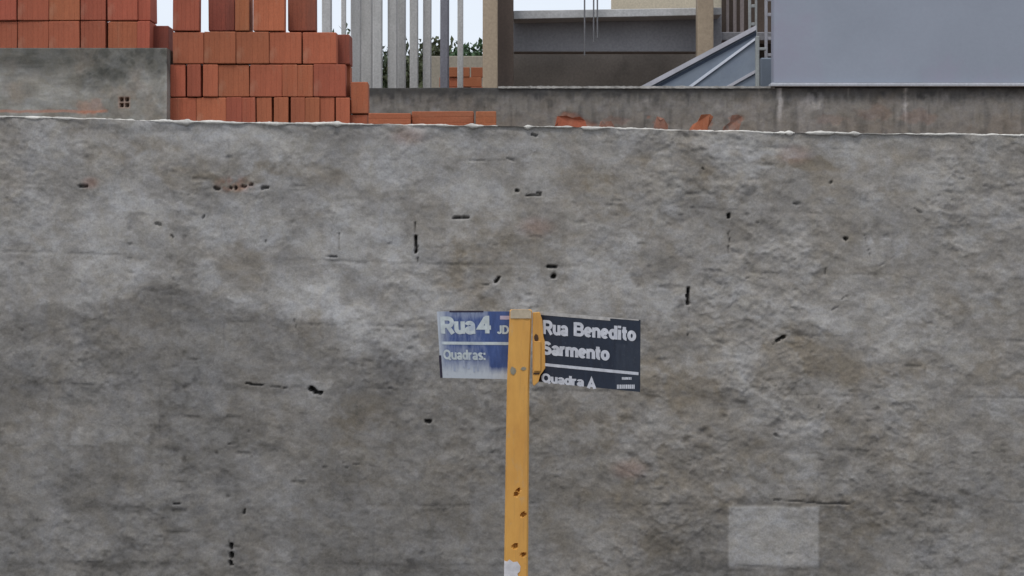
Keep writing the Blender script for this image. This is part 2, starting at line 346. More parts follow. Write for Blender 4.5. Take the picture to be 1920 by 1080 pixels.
    pale = blobs(PALE, PX, PY, wx, wy) * (1 - .55 * np.clip(damp * 1.4, 0, 1)) * (.75 + .5 * fbm(x, z, .06, 401, 4, .6)); pale = np.maximum(pale, bx * .55)
    warm = blobs(WARM, PX, PY, wx * 2.2, wy * 2.2) * (.3 + 1.0 * sstep(-.5, .5, fbm(x, z, .09, 1501, 5, .7, au=1.6, ang=math.radians(-25)))) + .24 * right_
    pale = pale + .32 * sstep(.05, .5, fbm(x, z, .11, 501, 5, .62)); warm = warm + .4 * sstep(.0, .5, fbm(x, z, .15, 551, 5, .6))
    speck = sstep(.18, .5, fbm(x, z, .035, 601, 4, .7)); speck2 = sstep(.12, .45, fbm(x, z, .018, 641, 3, .8, au=1.6))
    damp = damp - .07 * sstep(.1, .5, -comb) * 1 + .10 * sstep(.12, .5, comb) * right_  + .14 * sstep(.15, .5, gran) + .2 * speck * (.5 + np.clip(warm, 0, 1)) + .15 * speck2 + .5 * J * (.3 + .7 * speck) + .30 * soft_j + .3 * crease + .3 * crease2 + .28 * pits + .95 * hw + .12 * sstep(0, .5, med)  # holes, pits and creases also darkened in colour, as if shaded
    # tone differs a little from block to block under the thin coat
    bt = np.zeros_like(PX); rb = random.Random(12)
    for k, L in JOINTS.items():
        inside = sstep(-5, 5, PY - rows[k] + tro * 8) * sstep(-5, 5, rows[k + 1] - PY - tro * 8); e = [-300] + L + [2200]
        for a_, b_ in zip(e, e[1:]): bt += rb.uniform(-1, 1) * inside * sstep(-4, 4, PX - a_ + fin_ * 8) * sstep(-4, 4, b_ - PX - fin_ * 8)
    pale = np.clip(pale, 0, 1) * .8 + .26 * np.clip(flak, 0, 2) + .16 * np.clip(bt, 0, 1); damp = damp + .16 * np.clip(-flak, 0, 1) + .09 * np.clip(-bt, 0, 1)  # raised flakes painted paler, crevices darker, like shading of the relief
    warm = warm * (1 - .35 * np.clip(flak, 0, 1))
    pale = np.maximum(pale, bx * (.7 + .4 * gran)); warm = warm * (1 - .7 * bx); damp = damp * (1 - .55 * bx) * .88
    # rust-red dust under the row of pits, green tinge near the coping is left to 'warm'
    bare = .25 * (1 - sstep(6, 22, np.hypot((PX - 440) / 2.2, PY - 347))) * sstep(-.2, .3, fin_) + .18 * (1 - sstep(4, 16, np.hypot((PX - 170) / 1.4, PY - 343)))
    for cx, cy_ in ((765, 255), (1180, 880), (1490, 290), (1005, 425), (1700, 235)):
        bare = np.maximum(bare, .12 * (1 - sstep(6, 26, np.hypot((PX - cx) / 1.8, PY - cy_))))
    return D, np.stack([damp, pale, warm], -1), bare
M_wall = plaster('cement render', (.280, .266, .250), (.085, .080, .075), (.42, .412, .405), (.235, .205, .165), grit=.25, gs=170)
xs = graded(-1.62, 1.62, -9, 9, .004, .05); zs = graded(1.49, 2.9, .13, 2.9, .004, .05)
zt = lambda x: H + (HY - np.interp(960 + x * sc, TOPLINE_X, TOPLINE_Y) + 2.2) / sc + .0035 * fbm(x, x * 0 + 3.3, .05, 9, 3)
front_wall = relief_wall('retaining_wall', xs, zs, WY, zt, .15, front_fn, M_wall)
tag(front_wall, 'long grey cement-rendered wall with damp stains and chipped holes behind the yellow post', 'wall')
# pale splashed mortar lip along its top edge
M_lip = grime('pale mortar', (.58, .56, .52), .3, 9, .9, 90, .5, .002, dirt=(.3, .28, .25), dirt_amt=.8)
bm = bmesh.new(); xl = np.arange(-3.0, 3.0, .006); zz = zt(xl)
n1 = fbm(xl, xl * 0, .05, 71, 4, .6); n2 = fbm(xl, xl * 0 + 5, .3, 73, 4, .6); pxl = 960 + xl * sc
gap = np.zeros_like(xl)
for a_, b_ in ((932, 982), (1488, 1512), (1072, 1090), (250, 262)): gap = np.maximum(gap, sstep(a_ - 5, a_ + 3, pxl) * (1 - sstep(b_ - 3, b_ + 5, pxl)))
lump = np.zeros_like(xl)
for c_ in (632, 990, 1480, 1465, 885, 350, 1603): lump = np.maximum(lump, np.exp(-((pxl - c_) / 6) ** 2))
n3 = fbm(xl, xl * 0 + 9, .018, 75, 3, .8); hgt = np.clip(.0036 + .0045 * n1 + .003 * n2 + .003 * n3 + .005 * lump, .0008, .012) * 1.35 * (1 - .96 * gap); dep_ = .004 + .003 * n1 + .003 * n3 + .004 * lump
ring = []
for i in range(len(xl)):
    x, z0, hh, dd = xl[i], zz[i], hgt[i], dep_[i] * (1 - .9 * gap[i])
    f = WY - float(.004 + dd)
    ring.append([bm.verts.new(p) for p in ((x, f + .006, z0 - hh * .9), (x, f, z0 - hh * .3), (x, f + .003, z0 + hh * .5), (x, WY + .02, z0 + hh * .7 + .001), (x, WY + .13, z0 + .001), (x, WY + .13, z0 - .004), (x, WY + .02, z0 - .008))])
for a, b in zip(ring, ring[1:]):
    for k in range(7): bm.faces.new((a[k], b[k], b[(k + 1) % 7], a[(k + 1) % 7]))
bm.faces.new(ring[0]); bm.faces.new(ring[-1][::-1])
fin(bm, 'mortar_edge', M_lip, front_wall, smooth=True)

# ------------------------------------------------------------------ rear boundary wall
RY = 14.0; rs = FPX / RY
def rear_fn(x, z):
    PX = 960 + x * rs; PY = HY - (z - H) * rs
    med = fbm(x, z, .3, 703, 4, .6); fin_ = fbm(x, z, .07, 721, 4, .6); st = fbm(x, z, .12, 741, 4, .6, au=.35, av=2.5)
    D = med * .008 + fin_ * .006
    topd = PY - 163
    damp = .75 * (1 - sstep(6, 34, topd + st * 22)) + .35 * sstep(0, .5, st) + .25 * sstep(.1, .5, fin_)
    right = sstep(1150, 1450, PX); damp = damp + .18 - .1 * right
    pale = .35 * sstep(.1, .5, fbm(x, z, .12, 761, 4, .6)) + .7 * (1 - sstep(9, 30, np.hypot(PX - 1527, (PY - 185) * .9) + fin_ * 14)) * right
    pale += .25 * (1 - sstep(5, 22, np.hypot(PX - 1210, PY - 195) + fin_ * 12))
    warm = .3 + .6 * sstep(.0, .45, med) + .3 * sstep(200, 235, PY)
    drip = 0 * PX
    for xx, w_, y1 in ((1462, 4.2, 250), (1698, 2.6, 240), (1424, 1.5, 205), (1590, 1.3, 200)):
        drip = np.maximum(drip, (1 - sstep(w_ * .6, w_ * 1.5, np.abs(PX - xx - fin_ * 3))) * (1 - sstep(y1 - 40, y1, PY)) * (1 if w_ > 2 else .5) * np.clip(.85 + fin_, 0, 1))
    pale = pale + drip * 1.3; damp = damp * (1 - drip)
    bare = np.zeros_like(PX)
    for cx, cy, rx, ry, tlt, s in ((1072, 226, 34, 12, 0, .95), (1135, 228, 16, 8, 0, .4), (1316, 230, 22, 15, -40, 1.0), (1376, 230, 20, 12, -35, .8), (1238, 226, 12, 9, 30, .7), (1160, 225, 14, 8, 0, .3), (1560, 226, 30, 12, 0, .2), (1720, 215, 40, 16, 0, .25), (1640, 215, 34, 14, 0, .2)):
        a = math.radians(tlt); x_ = PX - cx + fin_ * 30; y_ = PY - cy + fin_ * 12 + med * 14; u = x_ * math.cos(a) + y_ * math.sin(a); v = -x_ * math.sin(a) + y_ * math.cos(a)
        bare = np.maximum(bare, s * (1 - sstep(.6, 1.1, np.hypot(u / rx, v / ry))))
    bare = bare * .45; D -= bare * .012
    return D, np.stack([damp, pale, warm], -1), bare
M_rear = plaster('weathered rear plaster', (.235, .225, .212), (.06, .058, .056), (.5, .48, .47), (.215, .188, .162), brick=(.36, .125, .065), grit=.22, gs=55)
xs = graded(X(640, RY), X(1940, RY), -14, 14, .012, .2); zs = graded(Z(262, RY), Z(163, RY), 2.6, Z(163, RY), .01, .1)
zt2 = lambda x: np.full_like(x, Z(164.5, RY)) + .004 * fbm(x, x * 0, .2, 19, 3)
rear = relief_wall('boundary_wall', xs, zs, RY, zt2, .15, rear_fn, M_rear)
tag(rear, 'low weathered wall with black damp top and orange bare patches behind the front wall', 'wall')
bm = bmesh.new(); xa, xb = X(934, RY), X(1452, RY); nseg = 110
ring = []
for i in range(nseg + 1):
    x = xa + (xb - xa) * i / nseg; h_ = .008 + .006 * random.random() * (1 if i % 7 else .3); z0 = Z(164.5, RY)
    ring.append([bm.verts.new(p) for p in ((x, RY - .012, z0 - h_ * .5), (x, RY - .012, z0 + h_), (x, RY + .05, z0 + h_ + .003), (x, RY + .05, z0 + .002))])
for a, b in zip(ring, ring[1:]):
    for k in range(4): bm.faces.new((a[k], b[k], b[(k + 1) % 4], a[(k + 1) % 4]))
fin(bm, 'mortar_edge', grime('greyish mortar', (.36, .35, .33), .35, 12, .9, 60, .4, dirt=(.12, .11, .1), dirt_amt=.9), rear)

# ------------------------------------------------------------------ bricks
BS = .19; BT = .088
BY = 11.3
def brick_mesh(name, w, d, h, seed, holes=True):
    """hollow clay block standing on end: scored faces, worn arrises, six cells"""
    r = random.Random(seed); pts = []
    def side(p0, p1, nrm, L):
        n = max(2, int(round(L / .03))); 
        for i in range(n):
            a = i / n; g = .0014
            c0, c1 = a + .003 / L, a + (1 / n) - .003 / L
            for t_, off in ((c0, 0), (c1, 0)):
                pts.append((p0[0] + (p1[0] - p0[0]) * t_ - nrm[0] * off, p0[1] + (p1[1] - p0[1]) * t_ - nrm[1] * off))
            if i < n - 1:
                t_ = a + 1 / n; pts.append((p0[0] + (p1[0] - p0[0]) * t_ - nrm[0] * g, p0[1] + (p1[1] - p0[1]) * t_ - nrm[1] * g))
    x, y = w / 2, d / 2
    side((-x, -y), (x, -y), (0, -1), w); side((x, -y), (x, y), (1, 0), d); side((x, y), (-x, y), (0, 1), w); side((-x, y), (-x, -y), (-1, 0), d)
    bm = bmesh.new(); rings = []
    lean = (r.uniform(-.002, .002), r.uniform(-.002, .002))
    for z, ins in ((0, .0025), (.004, 0), (h - .004, 0), (h, .0025)):
        rings.append([bm.verts.new((px_ * (1 - ins / x) + lean[0] * z / h, py_ * (1 - ins / y) + lean[1] * z / h, z + r.uniform(-.0006, .0006))) for px_, py_ in pts])
    for a, b in zip(rings, rings[1:]):
        for k in range(len(pts)): bm.faces.new((a[k], a[(k + 1) % len(pts)], b[(k + 1) % len(pts)], b[k]))
    bm.faces.new(rings[0][::-1]); bm.faces.new(rings[-1])
    bmesh.ops.recalc_face_normals(bm, faces=bm.faces[:])
    me = bpy.data.meshes.new(name); bm.to_mesh(me); bm.free(); return me
M_brick = grime('fired clay', (.375, .104, .052), .14, 11, .85, 110, .35, .0015, stretch=(1, 1, .35), dirt=(.40, .2, .13), dirt_amt=.4, rnd=.17, fine=.1)
M_brick_o = grime('brighter orange clay', (.36, .105, .048), .12, 14, .85, 110, .35, .0015, stretch=(1, 1, .25), dirt=(.4, .2, .12), dirt_amt=.3, rnd=.08)
M_brick_shade = grime('shaded clay', (.235, .066, .04), .15, 12, .9, 110, .35, .0015, stretch=(1, 1, .25), dirt=(.1, .05, .04), dirt_amt=.3, rnd=.1)  # darker copy of the clay: shade on set-back bricks put into the colour
M_brick_w = grime('weathered clay', (.27, .13, .09), .25, 14, .9, 90, .4, .002, dirt=(.2, .17, .15), dirt_amt=.8)
MESH = {}
for mk, mm in (('n', M_brick), ('o', M_brick_o), ('d', M_brick_shade)):
    for v in range(3):
        for nm, (w_, d_, h_) in (('wide', (.183, BT, .184)), ('thin', (BT, .183, .184))):
            me = brick_mesh('clay block', w_, d_, h_, v * 5 + 1); me.materials.append(mm); MESH[(mk, nm, v)] = me
def brick(parent, x, y, z, kind='wide', mk='n', rz=None, name='brick', sx=1.0, sz=1.0):
    o = link(name, MESH[(mk, kind, random.randrange(3))], None, parent)
    d = BT if kind == 'wide' else .183
    o.location = (x, y + d / 2 + random.uniform(-.008, .008), z)
    o.rotation_euler = (0, 0, random.uniform(-.035, .035) if rz is None else rz); o.rotation_euler[1] = random.uniform(-.006, .006)
    o.scale = (sx, 1, sz)
    return o
def bpx(parent, x0, x1, ytop, ybot, Y=BY, mk='n', rz=None):
    """block filling photo columns x0..x1; kind from its width"""
    wid = (x1 - x0) * Y / FPX; kind = 'wide' if wid > .125 else 'thin'
    nom = .183 if kind == 'wide' else BT
    z0 = Z(ybot, Y); hh = (ybot - ytop) * Y / FPX
    return brick(parent, X((x0 + x1) / 2, Y), Y, z0 + .001, kind, mk, rz, sx=min(1.12, max(.8, (wid + .0005) / nom)), sz=(hh - random.uniform(.002, .006)) / .184)

# the low blockwork plinth that carries stacks and loose blocks
M_plinth = grime('old blockwork render', (.2, .19, .17), .25, 4, .9, 60, .5, .003, dirt=(.07, .07, .065))
bm = bmesh.new(); box(bm, X(-300, 11.0), X(1000, 11.0), 11.02, 12.2, 2.68, Z(243.5, 11.3))
tag(fin(bm, 'low_plinth', M_plinth, None, .006), 'low grey plinth behind the front wall carrying the stacked bricks', 'plinth')

# main stack
st = empty('brick_stack', (X(490, BY), BY + .1, Z(243, BY)))
tag(st, 'tall stack of red hollow clay bricks between the grey pier and the concrete posts', 'brick stack')
def course(parent, edges, yt, yb, Y=BY, jig=1.2):
    for e in edges:
        x0, x1 = e[0], e[1]; mk = e[2] if len(e) > 2 else 'n'; dy = e[3] if len(e) > 3 else 0
        bpx(parent, x0, x1, yt, yb, Y + dy, mk)
course(st, [(314, 367, 'o'), (368, 424), (424.5, 454), (455, 480, 'o'), (481, 509.5), (514, 541), (545.5, 572), (573, 600), (600.5, 628, 'n', .01), (629, 655, 'n', -.01)], 182, 243)
course(st, [(318.5, 347), (351.5, 377), (380, 408), (409, 467), (468, 528), (528.5, 557, 'o'), (557.5, 587, 'o'), (588, 648)], 120, 181.5)
course(st, [(324, 382), (383, 442), (443, 504.5), (505, 565, 'n', .01), (568, 631)], 59, 119.5)
course(st, [(324, 373, 'n'), (441, 467, 'o'), (474.5, 533, 'n')], -10, 58)
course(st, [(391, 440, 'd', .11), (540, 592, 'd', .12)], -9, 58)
# a second layer behind, showing at the right end and through the gaps
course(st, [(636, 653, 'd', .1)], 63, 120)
course(st, [(634, 656, 'n', .21)], 121, 181)
course(st, [(330, 390, 'n', .21), (391, 450, 'n', .21), (451, 510, 'n', .21), (511, 570, 'n', .21), (571, 630, 'n', .21)], 182, 243)
course(st, [(330, 390, 'n', .21), (391, 450, 'd', .21), (451, 510, 'n', .21), (511, 570, 'n', .21), (571, 630, 'n', .21)], 121, 181.5)
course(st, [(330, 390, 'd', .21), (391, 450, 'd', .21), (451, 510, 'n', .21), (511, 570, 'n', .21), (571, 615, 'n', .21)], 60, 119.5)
# narrow end column, right
course(st, [(657, 690, 'o', .03)], 153, 213); course(st, [(657, 690, 'o', .03)], 213.5, 243)
# left stack on the grey pier
LY = 11.55
ls = empty('brick_stack', (X(210, LY), LY + .1, Z(101, LY)))
tag(ls, 'shorter stack of dull red bricks resting on top of the grey plastered pier', 'brick stack')
course(ls, [(152, 198.5), (202.5, 257, 'o'), (258, 282), (92, 150), (33, 91), (-28, 31), (-90, -29)], 39, 100.5, LY)
course(ls, [(152, 197.5), (202, 258), (259, 283), (92, 150), (33, 91), (-28, 31), (-90, -29)], -24, 38.5, LY)
course(ls, [(284, 318, 'd', .1), (152, 210, 'n', .2), (211, 268, 'n', .2), (92, 150, 'n', .2)], 47, 100.5, LY)
course(ls, [(152, 200, 'n', .2), (211, 268, 'n', .2), (92, 150, 'n', .2)], -20, 38, LY)

# grey plastered pier under the left stack
PYY = 11.2; ps = FPX / PYY
def pier_fn(x, z):
    PX = 960 + x * ps; PY = HY - (z - H) * ps
    med = fbm(x, z, .2, 903, 4, .6); f_ = fbm(x, z, .05, 921, 4, .6)
    D = med * .006 + f_ * .004
    for cx in (228.5, 238.5):
        for cy in (187, 197.5):
            m = sstep(-3.6, -2.6, PX - cx) * (1 - sstep(2.6, 3.6, PX - cx)) * sstep(-3.8, -2.8, PY - cy) * (1 - sstep(2.8, 3.8, PY - cy))
            D -= .06 * m
    damp = .62 * (1 - sstep(12, 50, PY - 106 + med * 26)) + .4 * (1 - sstep(.6, 1.2, np.hypot((PX - 190) / 60, (PY - 150) / 22) + med * .6)) + .25 * sstep(0, .4, f_)
    pale = .6 * sstep(0, .4, fbm(x, z, .09, 941, 4, .6)) + .5 * sstep(306, 312, PX)
    warm = .5 * sstep(0, .4, med)
    bare = .3 * (1 - sstep(.5, 1.1, np.hypot((PX - 178) / 36, (PY - 202) / 15) + f_ * .8)) + .7 * (1 - sstep(1, 4, np.abs(PY - 209 + f_ * 3))) * (1 - sstep(196, 206, PX))
    bare = np.maximum(bare, .3 * (1 - sstep(9, 13, np.maximum(np.abs(PX - 233), np.abs(PY - 192)))))
    return D, np.stack([damp, pale, warm], -1), bare
M_pier = plaster('pier plaster', (.25, .245, .225), (.07, .072, .066), (.36, .36, .34), (.24, .2, .16), brick=(.4, .2, .14), grit=.2, gs=60)
xs = graded(X(140, PYY), X(312, PYY), X(-120, PYY), X(313, PYY), .005, .04); zs = np.arange(Z(244, PYY), Z(100.5, PYY), .005)
pier = relief_wall('plastered_pier', xs, zs, PYY, lambda x: np.full_like(x, Z(101.5, LY) - .001) + .0 * x, .58, pier_fn, M_pier)
tag(pier, 'grey plastered pier with black damp top and one exposed brick end under the bricks', 'pier')

# loose bricks lying along the plinth
def flat_brick(x0, x1, yt, yb, Y, mk, label):
    r = random.Random(int(x0)); L = (x1 - x0) * Y / FPX; hh = (yb - yt) * Y / FPX
    me_b = brick_mesh('lying block', BT * 1.0, .15, L, int(x0)); me_b.materials.append({'o': M_brick_o, 'n': M_brick}[mk])
    o = link('loose_brick', me_b); o.rotation_euler = (math.radians(0), math.radians(90), 0)
    o.scale = (hh / BT, 1, 1); o.location = (X(x0, Y), Y + .075, Z((yt + yb) / 2, Y))
    tag(o, label, 'brick', 'bricks lying flat beside the tall stack'); return o
flat_brick(691, 770, 212, 243, 11.15, 'n', 'flat brick lying end-on against the foot of the tall stack')
flat_brick(772, 888, 209, 243, 11.2, 'o', 'longest flat orange brick, second from the tall stack')
flat_brick(892, 930, 209, 243, 11.15, 'o', 'short end of an orange brick farthest from the tall stack')

# broken brick pieces on the low ledge farther along
bm = bmesh.new(); box(bm, X(1001, 11.0), X(2100, 11.0), 11.02, 12.2, 2.68, Z(262, 11.3))
tag(fin(bm, 'low_ledge', M_plinth, None, .006), 'lower grey ledge behind the front wall where broken brick pieces lie', 'ledge')
def shard(poly, Y, dep, mat, seed, label):
    r = random.Random(seed); bm = bmesh.new()
    a = [bm.verts.new((X(x, Y) + r.uniform(-.002, .002), Y + r.uniform(-.012, .012), Z(y, Y))) for x, y in poly]
    b = [bm.verts.new((X(x, Y) + r.uniform(-.012, .006), Y + dep * r.uniform(.7, 1.1), Z(y, Y) - r.uniform(0, .02) * (1 if y < 250 else 0))) for x, y in poly]
    bm.faces.new(a); bm.faces.new(b[::-1])
    for i in range(len(a)): bm.faces.new((a[i], b[i], b[(i + 1) % len(a)], a[(i + 1) % len(a)]))
    bmesh.ops.triangulate(bm, faces=[f for f in bm.faces if len(f.verts) > 4])
    tag(fin(bm, 'broken_brick', mat), label, 'broken brick', 'broken bricks on the low ledge')
shard([(1040, 262), (1098, 262), (1101, 240), (1097, 226), (1088, 219), (1072, 221), (1062, 217), (1045, 218), (1049, 227), (1040, 236)], 11.5, .12, M_brick_o, 1, 'widest broken brick on the ledge, nearest the row of flat bricks')
shard([(1124, 262), (1152, 262), (1153, 240), (1146, 227), (1138, 232), (1130, 226), (1123, 238)], 11.8, .08, M_brick_w, 2, 'small faded brick lump beside the widest broken brick')
shard([(1226, 262), (1254, 262), (1252, 236), (1246, 222), (1238, 226), (1231, 218), (1229, 232)], 11.7, .08, M_brick_w, 3, 'dull jagged brick lump between the faded lump and the leaning piece')
shard([(1292, 262), (1322, 262), (1328, 240), (1330, 229), (1337, 219), (1331, 214), (1315, 215), (1309, 228), (1299, 233), (1296, 243)], 11.5, .1, M_brick_o, 4, 'bright leaning broken brick with a slanted left edge')
shard([(1354, 262), (1380, 262), (1383, 244), (1390, 232), (1391, 219), (1383, 215), (1372, 216), (1374, 226), (1362, 234), (1356, 244)], 11.5, .1, M_brick_w, 5, 'leaning broken brick closest to the white vertical drip')

# ------------------------------------------------------------------ concrete posts behind the rear wall
M_post = grime('precast concrete', (.50, .495, .485), .14, 3, .9, 70, .35, .002, stretch=(3, 3, .4), dirt=(.2, .2, .19), dirt_amt=.55)
M_postd = grime('stained concrete', (.22, .22, .255), .2, 3, .9, 70, .35, .002, stretch=(3, 3, .4), dirt=(.1, .1, .1), dirt_amt=.5)
posts = [(604, 622, 15.2, 0, 'pale concrete post partly behind the top of the tall brick stack'),
         (640, 649, 17.2, 0, 'thin concrete post next to the bright gap beside the brick stack'),
         (656, 676, 15.6, 0, 'first post of the close grey cluster, nearest the brick stack'),
         (675, 697, 16.2, 0, 'broad middle post of the close grey cluster beside the brick stack'),
         (698, 716, 15.4, 0, 'last post of the close grey cluster, before the first dark gap'),
         (727, 745, 15.5, 0, 'wide grey post just past the first dark gap'),
         (744, 760, 16.1, 0, 'grey post directly behind the one past the first dark gap'),
         (768, 784, 15.6, 0, 'grey concrete post between two narrow dark gaps'),
         (792, 808, 15.7, 0, 'warm grey post just before the widest green gap'),
         (825, 841, 15.5, 1, 'darkest bluish post of the row'),
         (857, 868, 17.0, 0, 'slim post standing nearest the beige house column')]
for a, b, Y, dk, lab in posts:
    bm = bmesh.new(); x0, x1 = X(a, Y), X(b, Y); wd = x1 - x0
    box(bm, -wd / 2, wd / 2, -wd / 2, wd / 2, 0, 3.1)
    o = fin(bm, 'concrete_post', M_postd if dk else M_post, None, min(.012, wd * .14))
    o.location = ((x0 + x1) / 2, Y + wd / 2, 2.69); o.rotation_euler = (random.uniform(-.003, .003), random.uniform(-.0025, .0025), random.uniform(-.06, .06))
    tag(o, lab, 'concrete post', 'precast posts standing behind the rear wall')

# ------------------------------------------------------------------ far low wall with orange bricks, trees
M_far = grime('beige far render', (.34, .31, .25), .15, 1.5, .9, 40, .3)
bm = bmesh.new(); Y = 19; box(bm, X(806, Y), X(906, Y), Y, Y + .15, 2.69, Z(105, Y))
fw = tag(fin(bm, 'far_wall', M_far, None, .005), 'beige far wall seen between the last posts and the beige column', 'wall')
Y = 18.0
pile = empty('brick_pile', (X(873, Y), Y, 2.7)); tag(pile, 'orange brick pile beside the beige column, below the beige far wall', 'brick pile')
z = 2.7; k = 0; zt_ = Z(130, Y)
while z < zt_ - .05:
    off = -.09 if k % 2 else 0
    for i in range(4):
        xx0 = X(842, Y) + off + i * .2
        if xx0 + .19 > X(912, Y) + .08: break
        bm = bmesh.new(); box(bm, -.0935, .0935, 0, .09, 0, .088); o = fin(bm, 'brick', M_brick_o, pile, .003)
        o.location = (xx0 + .095 - pile.location.x * 0, Y + random.uniform(-.01, .01), z)
    z += .09; k += 1

def tree(x, y, ztop, rad, seed, label, col, crown_h):
    r = random.Random(seed); t = empty('tree', (x, y, 2.7)); tag(t, label, 'tree', 'trees far beyond the posts')
    bm = bmesh.new(); rings = []
    for k in range(6):
        z = 2.65 + (ztop - 2.7) * .62 * k / 5; rr = .14 * (1 - k / 7); cx = x + .1 * math.sin(k * 1.3 + seed); rings.append([bm.verts.new((cx + rr * math.cos(a * math.pi / 4), y + rr * math.sin(a * math.pi / 4), z)) for a in range(8)])
    for a, b in zip(rings, rings[1:]):
        for q in range(8): bm.faces.new((a[q], a[(q + 1) % 8], b[(q + 1) % 8], b[q]))
    for q in range(5):   # limbs
        a = r.uniform(0, 6.28); p0 = Vector((x, y, 2.7 + (ztop - 2.7) * r.uniform(.3, .55))); p1 = p0 + Vector((math.cos(a) * rad * .7, math.sin(a) * rad * .7, crown_h * .35))
        s0, s1 = .06, .02; d = (p1 - p0).normalized(); u = d.orthogonal().normalized(); v = d.cross(u)
        A = [bm.verts.new(p0 + (u * math.cos(g) + v * math.sin(g)) * s0) for g in (0, 1.57, 3.14, 4.71)]; B = [bm.verts.new(p1 + (u * math.cos(g) + v * math.sin(g)) * s1) for g in (0, 1.57, 3.14, 4.71)]
        for g in range(4): bm.faces.new((A[g], A[(g + 1) % 4], B[(g + 1) % 4], B[g]))
    fin(bm, 'trunk', grime('bark', (.09, .065, .045), .3, 6), t)
    vs_, fs = [], []; cl = [(Vector((r.uniform(-1, 1), r.uniform(-1, 1), r.uniform(-1, 1))), r.uniform(.3, .5)) for _ in range(26)]
    for c, cr_ in cl:
        if c.length > 1: c.normalize(); c *= r.uniform(.6, .9)
        ctr = Vector((x + c.x * rad * .8, y + c.y * rad * .8, ztop - crown_h / 2 + c.z * crown_h * .38))
        for _ in range(230):
            d = Vector((r.gauss(0, 1), r.gauss(0, 1), r.gauss(0, 1))).normalized() * (r.random() ** .4) * cr_ * rad
            p = ctr + d; e = Euler((r.uniform(0, 6.28), r.uniform(0, 6.28), r.uniform(0, 6.28))).to_matrix(); s = r.uniform(.04, .075)
            n = len(vs_); vs_ += [tuple(p + e @ Vector(q) * s) for q in ((-1, 0, 0), (0, -.5, .1), (1, 0, 0), (0, .5, .1))]; fs.append((n, n + 1, n + 2, n + 3))
    me = bpy.data.meshes.new('crown'); me.from_pydata(vs_, [], fs)
    m = grime('foliage', col, .35, 1.6, .7, 9, .0, .001, fine=.25)
    link('crown', me, m, t)
for tx, ty, yt, rd, sd_, lab, col, chh in (
        (690, 34, 20, 1.2, 1, 'dark bushy tree behind the close grey cluster of posts', (.05, .075, .03), 3.6),
        (745, 36, 34, 1.2, 2, 'dark olive tree behind the wide grey posts', (.055, .075, .035), 3.4),
        (800, 33, 46, .9, 3, 'olive tree filling the widest green gap between posts', (.07, .085, .035), 3.2),
        (848, 38, 56, .8, 5, 'low tree between the darkest post and the slim post', (.065, .055, .05), 3.0),
        (893, 30, 44, .75, 4, 'fresh green tree next to the beige house column', (.05, .11, .04), 3.0),
        (640, 36, 56, 1.0, 6, 'low dark tree behind the tall brick stack', (.05, .075, .03), 3.0)):
    tree(X(tx, ty), ty, Z(yt, ty), rd, sd_, lab, col, chh)

# ------------------------------------------------------------------ unfinished house with porch beam
M_tan = grime('tan column paint', (.40, .315, .225), .1, 2, .85, 50, .25, stretch=(2, 2, .5), dirt=(.26, .2, .15), dirt_amt=.35)
M_brown = grime('raw brown render', (.115, .085, .068), .2, 2.5, .9, 50, .4, dirt=(.06, .05, .045))
M_beam = grime('grey beam render', (.36, .355, .37), .08, 2, .9, 50, .3, dirt=(.22, .22, .23), dirt_amt=.4)
M_cap = grime('light coping cement', (.5, .5, .5), .1, 4, .85, 60, .3, dirt=(.33, .33, .32), dirt_amt=.5)
M_inner = grime('dark blotchy interior render', (.135, .118, .106), .35, 1.4, .9, 50, .4, dirt=(.03, .028, .026), dirt_amt=.8)  # dark, blotchy base colour of the recess walls
M_cream = grime('cream paint', (.62, .55, .42), .06, 2, .8, 50, .15)
house = empty('unfinished_house', (1.0, 15.2, 2.7))
tag(house, 'unfinished beige house with a grey porch beam and dark recess beneath it', 'house')
def hbox(name, mat, x0, x1, yt, yb, Y0, Y1, zb=None, zt_=None, bev=.006):
    bm = bmesh.new(); box(bm, X(x0, Y0), X(x1, Y0), Y0, Y1, zb if zb is not None else Z(yb, Y0), zt_ if zt_ is not None else Z(yt, Y0)); return fin(bm, name, mat, house, bev)
hbox('column', M_tan, 905, 933, 0, 0, 14.6, 14.75, 2.69, 5.8)
hbox('wall_return', M_brown, 930, 963, 0, 0, 14.9, 15.25, 2.69, 5.8)
hbox('column', M_tan, 1308, 1338, 0, 0, 14.85, 15.0, 2.69, 5.8)
# sloping coping + beam face
def slopebox(name, mat, pts, Y0, Y1):
    """pts: photo outline of the front face (clockwise from lower left)"""
    bm = bmesh.new(); P = [(X(a, Y0), Y0, Z(b, Y0)) for a, b in pts]
    hexa(bm, [P[0], P[1], (P[1][0], Y1, P[1][2]), (P[0][0], Y1, P[0][2]), P[3], P[2], (P[2][0], Y1, P[2][2]), (P[3][0], Y1, P[3][2])])
    return fin(bm, name, mat, house, .004)
slopebox('coping', M_cap, [(963, 36), (1353, 28), (1353, 14), (963, 20)], 15.09, 15.75)
slopebox('beam', M_beam, [(963, 97), (1353, 97), (1353, 26), (963, 34)], 15.36, 15.55)
hbox('slab', M_beam, 940, 1460, 60, 76, 15.56, 16.4)
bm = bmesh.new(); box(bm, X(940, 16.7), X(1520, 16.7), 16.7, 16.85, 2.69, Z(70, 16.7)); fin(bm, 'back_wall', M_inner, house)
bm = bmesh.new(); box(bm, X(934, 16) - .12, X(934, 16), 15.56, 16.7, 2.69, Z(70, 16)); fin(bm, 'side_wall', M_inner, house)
bm = bmesh.new(); Y = 18.42; box(bm, X(1147, Y), X(1305, Y), Y, Y + .13, 2.69, 6.2); fin(bm, 'upper_wall', M_cream, house, .004)
hbox('upper_wall', M_cream, 1336, 1353, 0, 0, 15.5, 15.6, Z(24, 15.5), 5.6)
hbox('backing', M_brown, 1338, 1462, 0, 0, 15.8, 15.95, 2.69, 5.8)  # dark brown wall stands in for the dark interior behind the bars
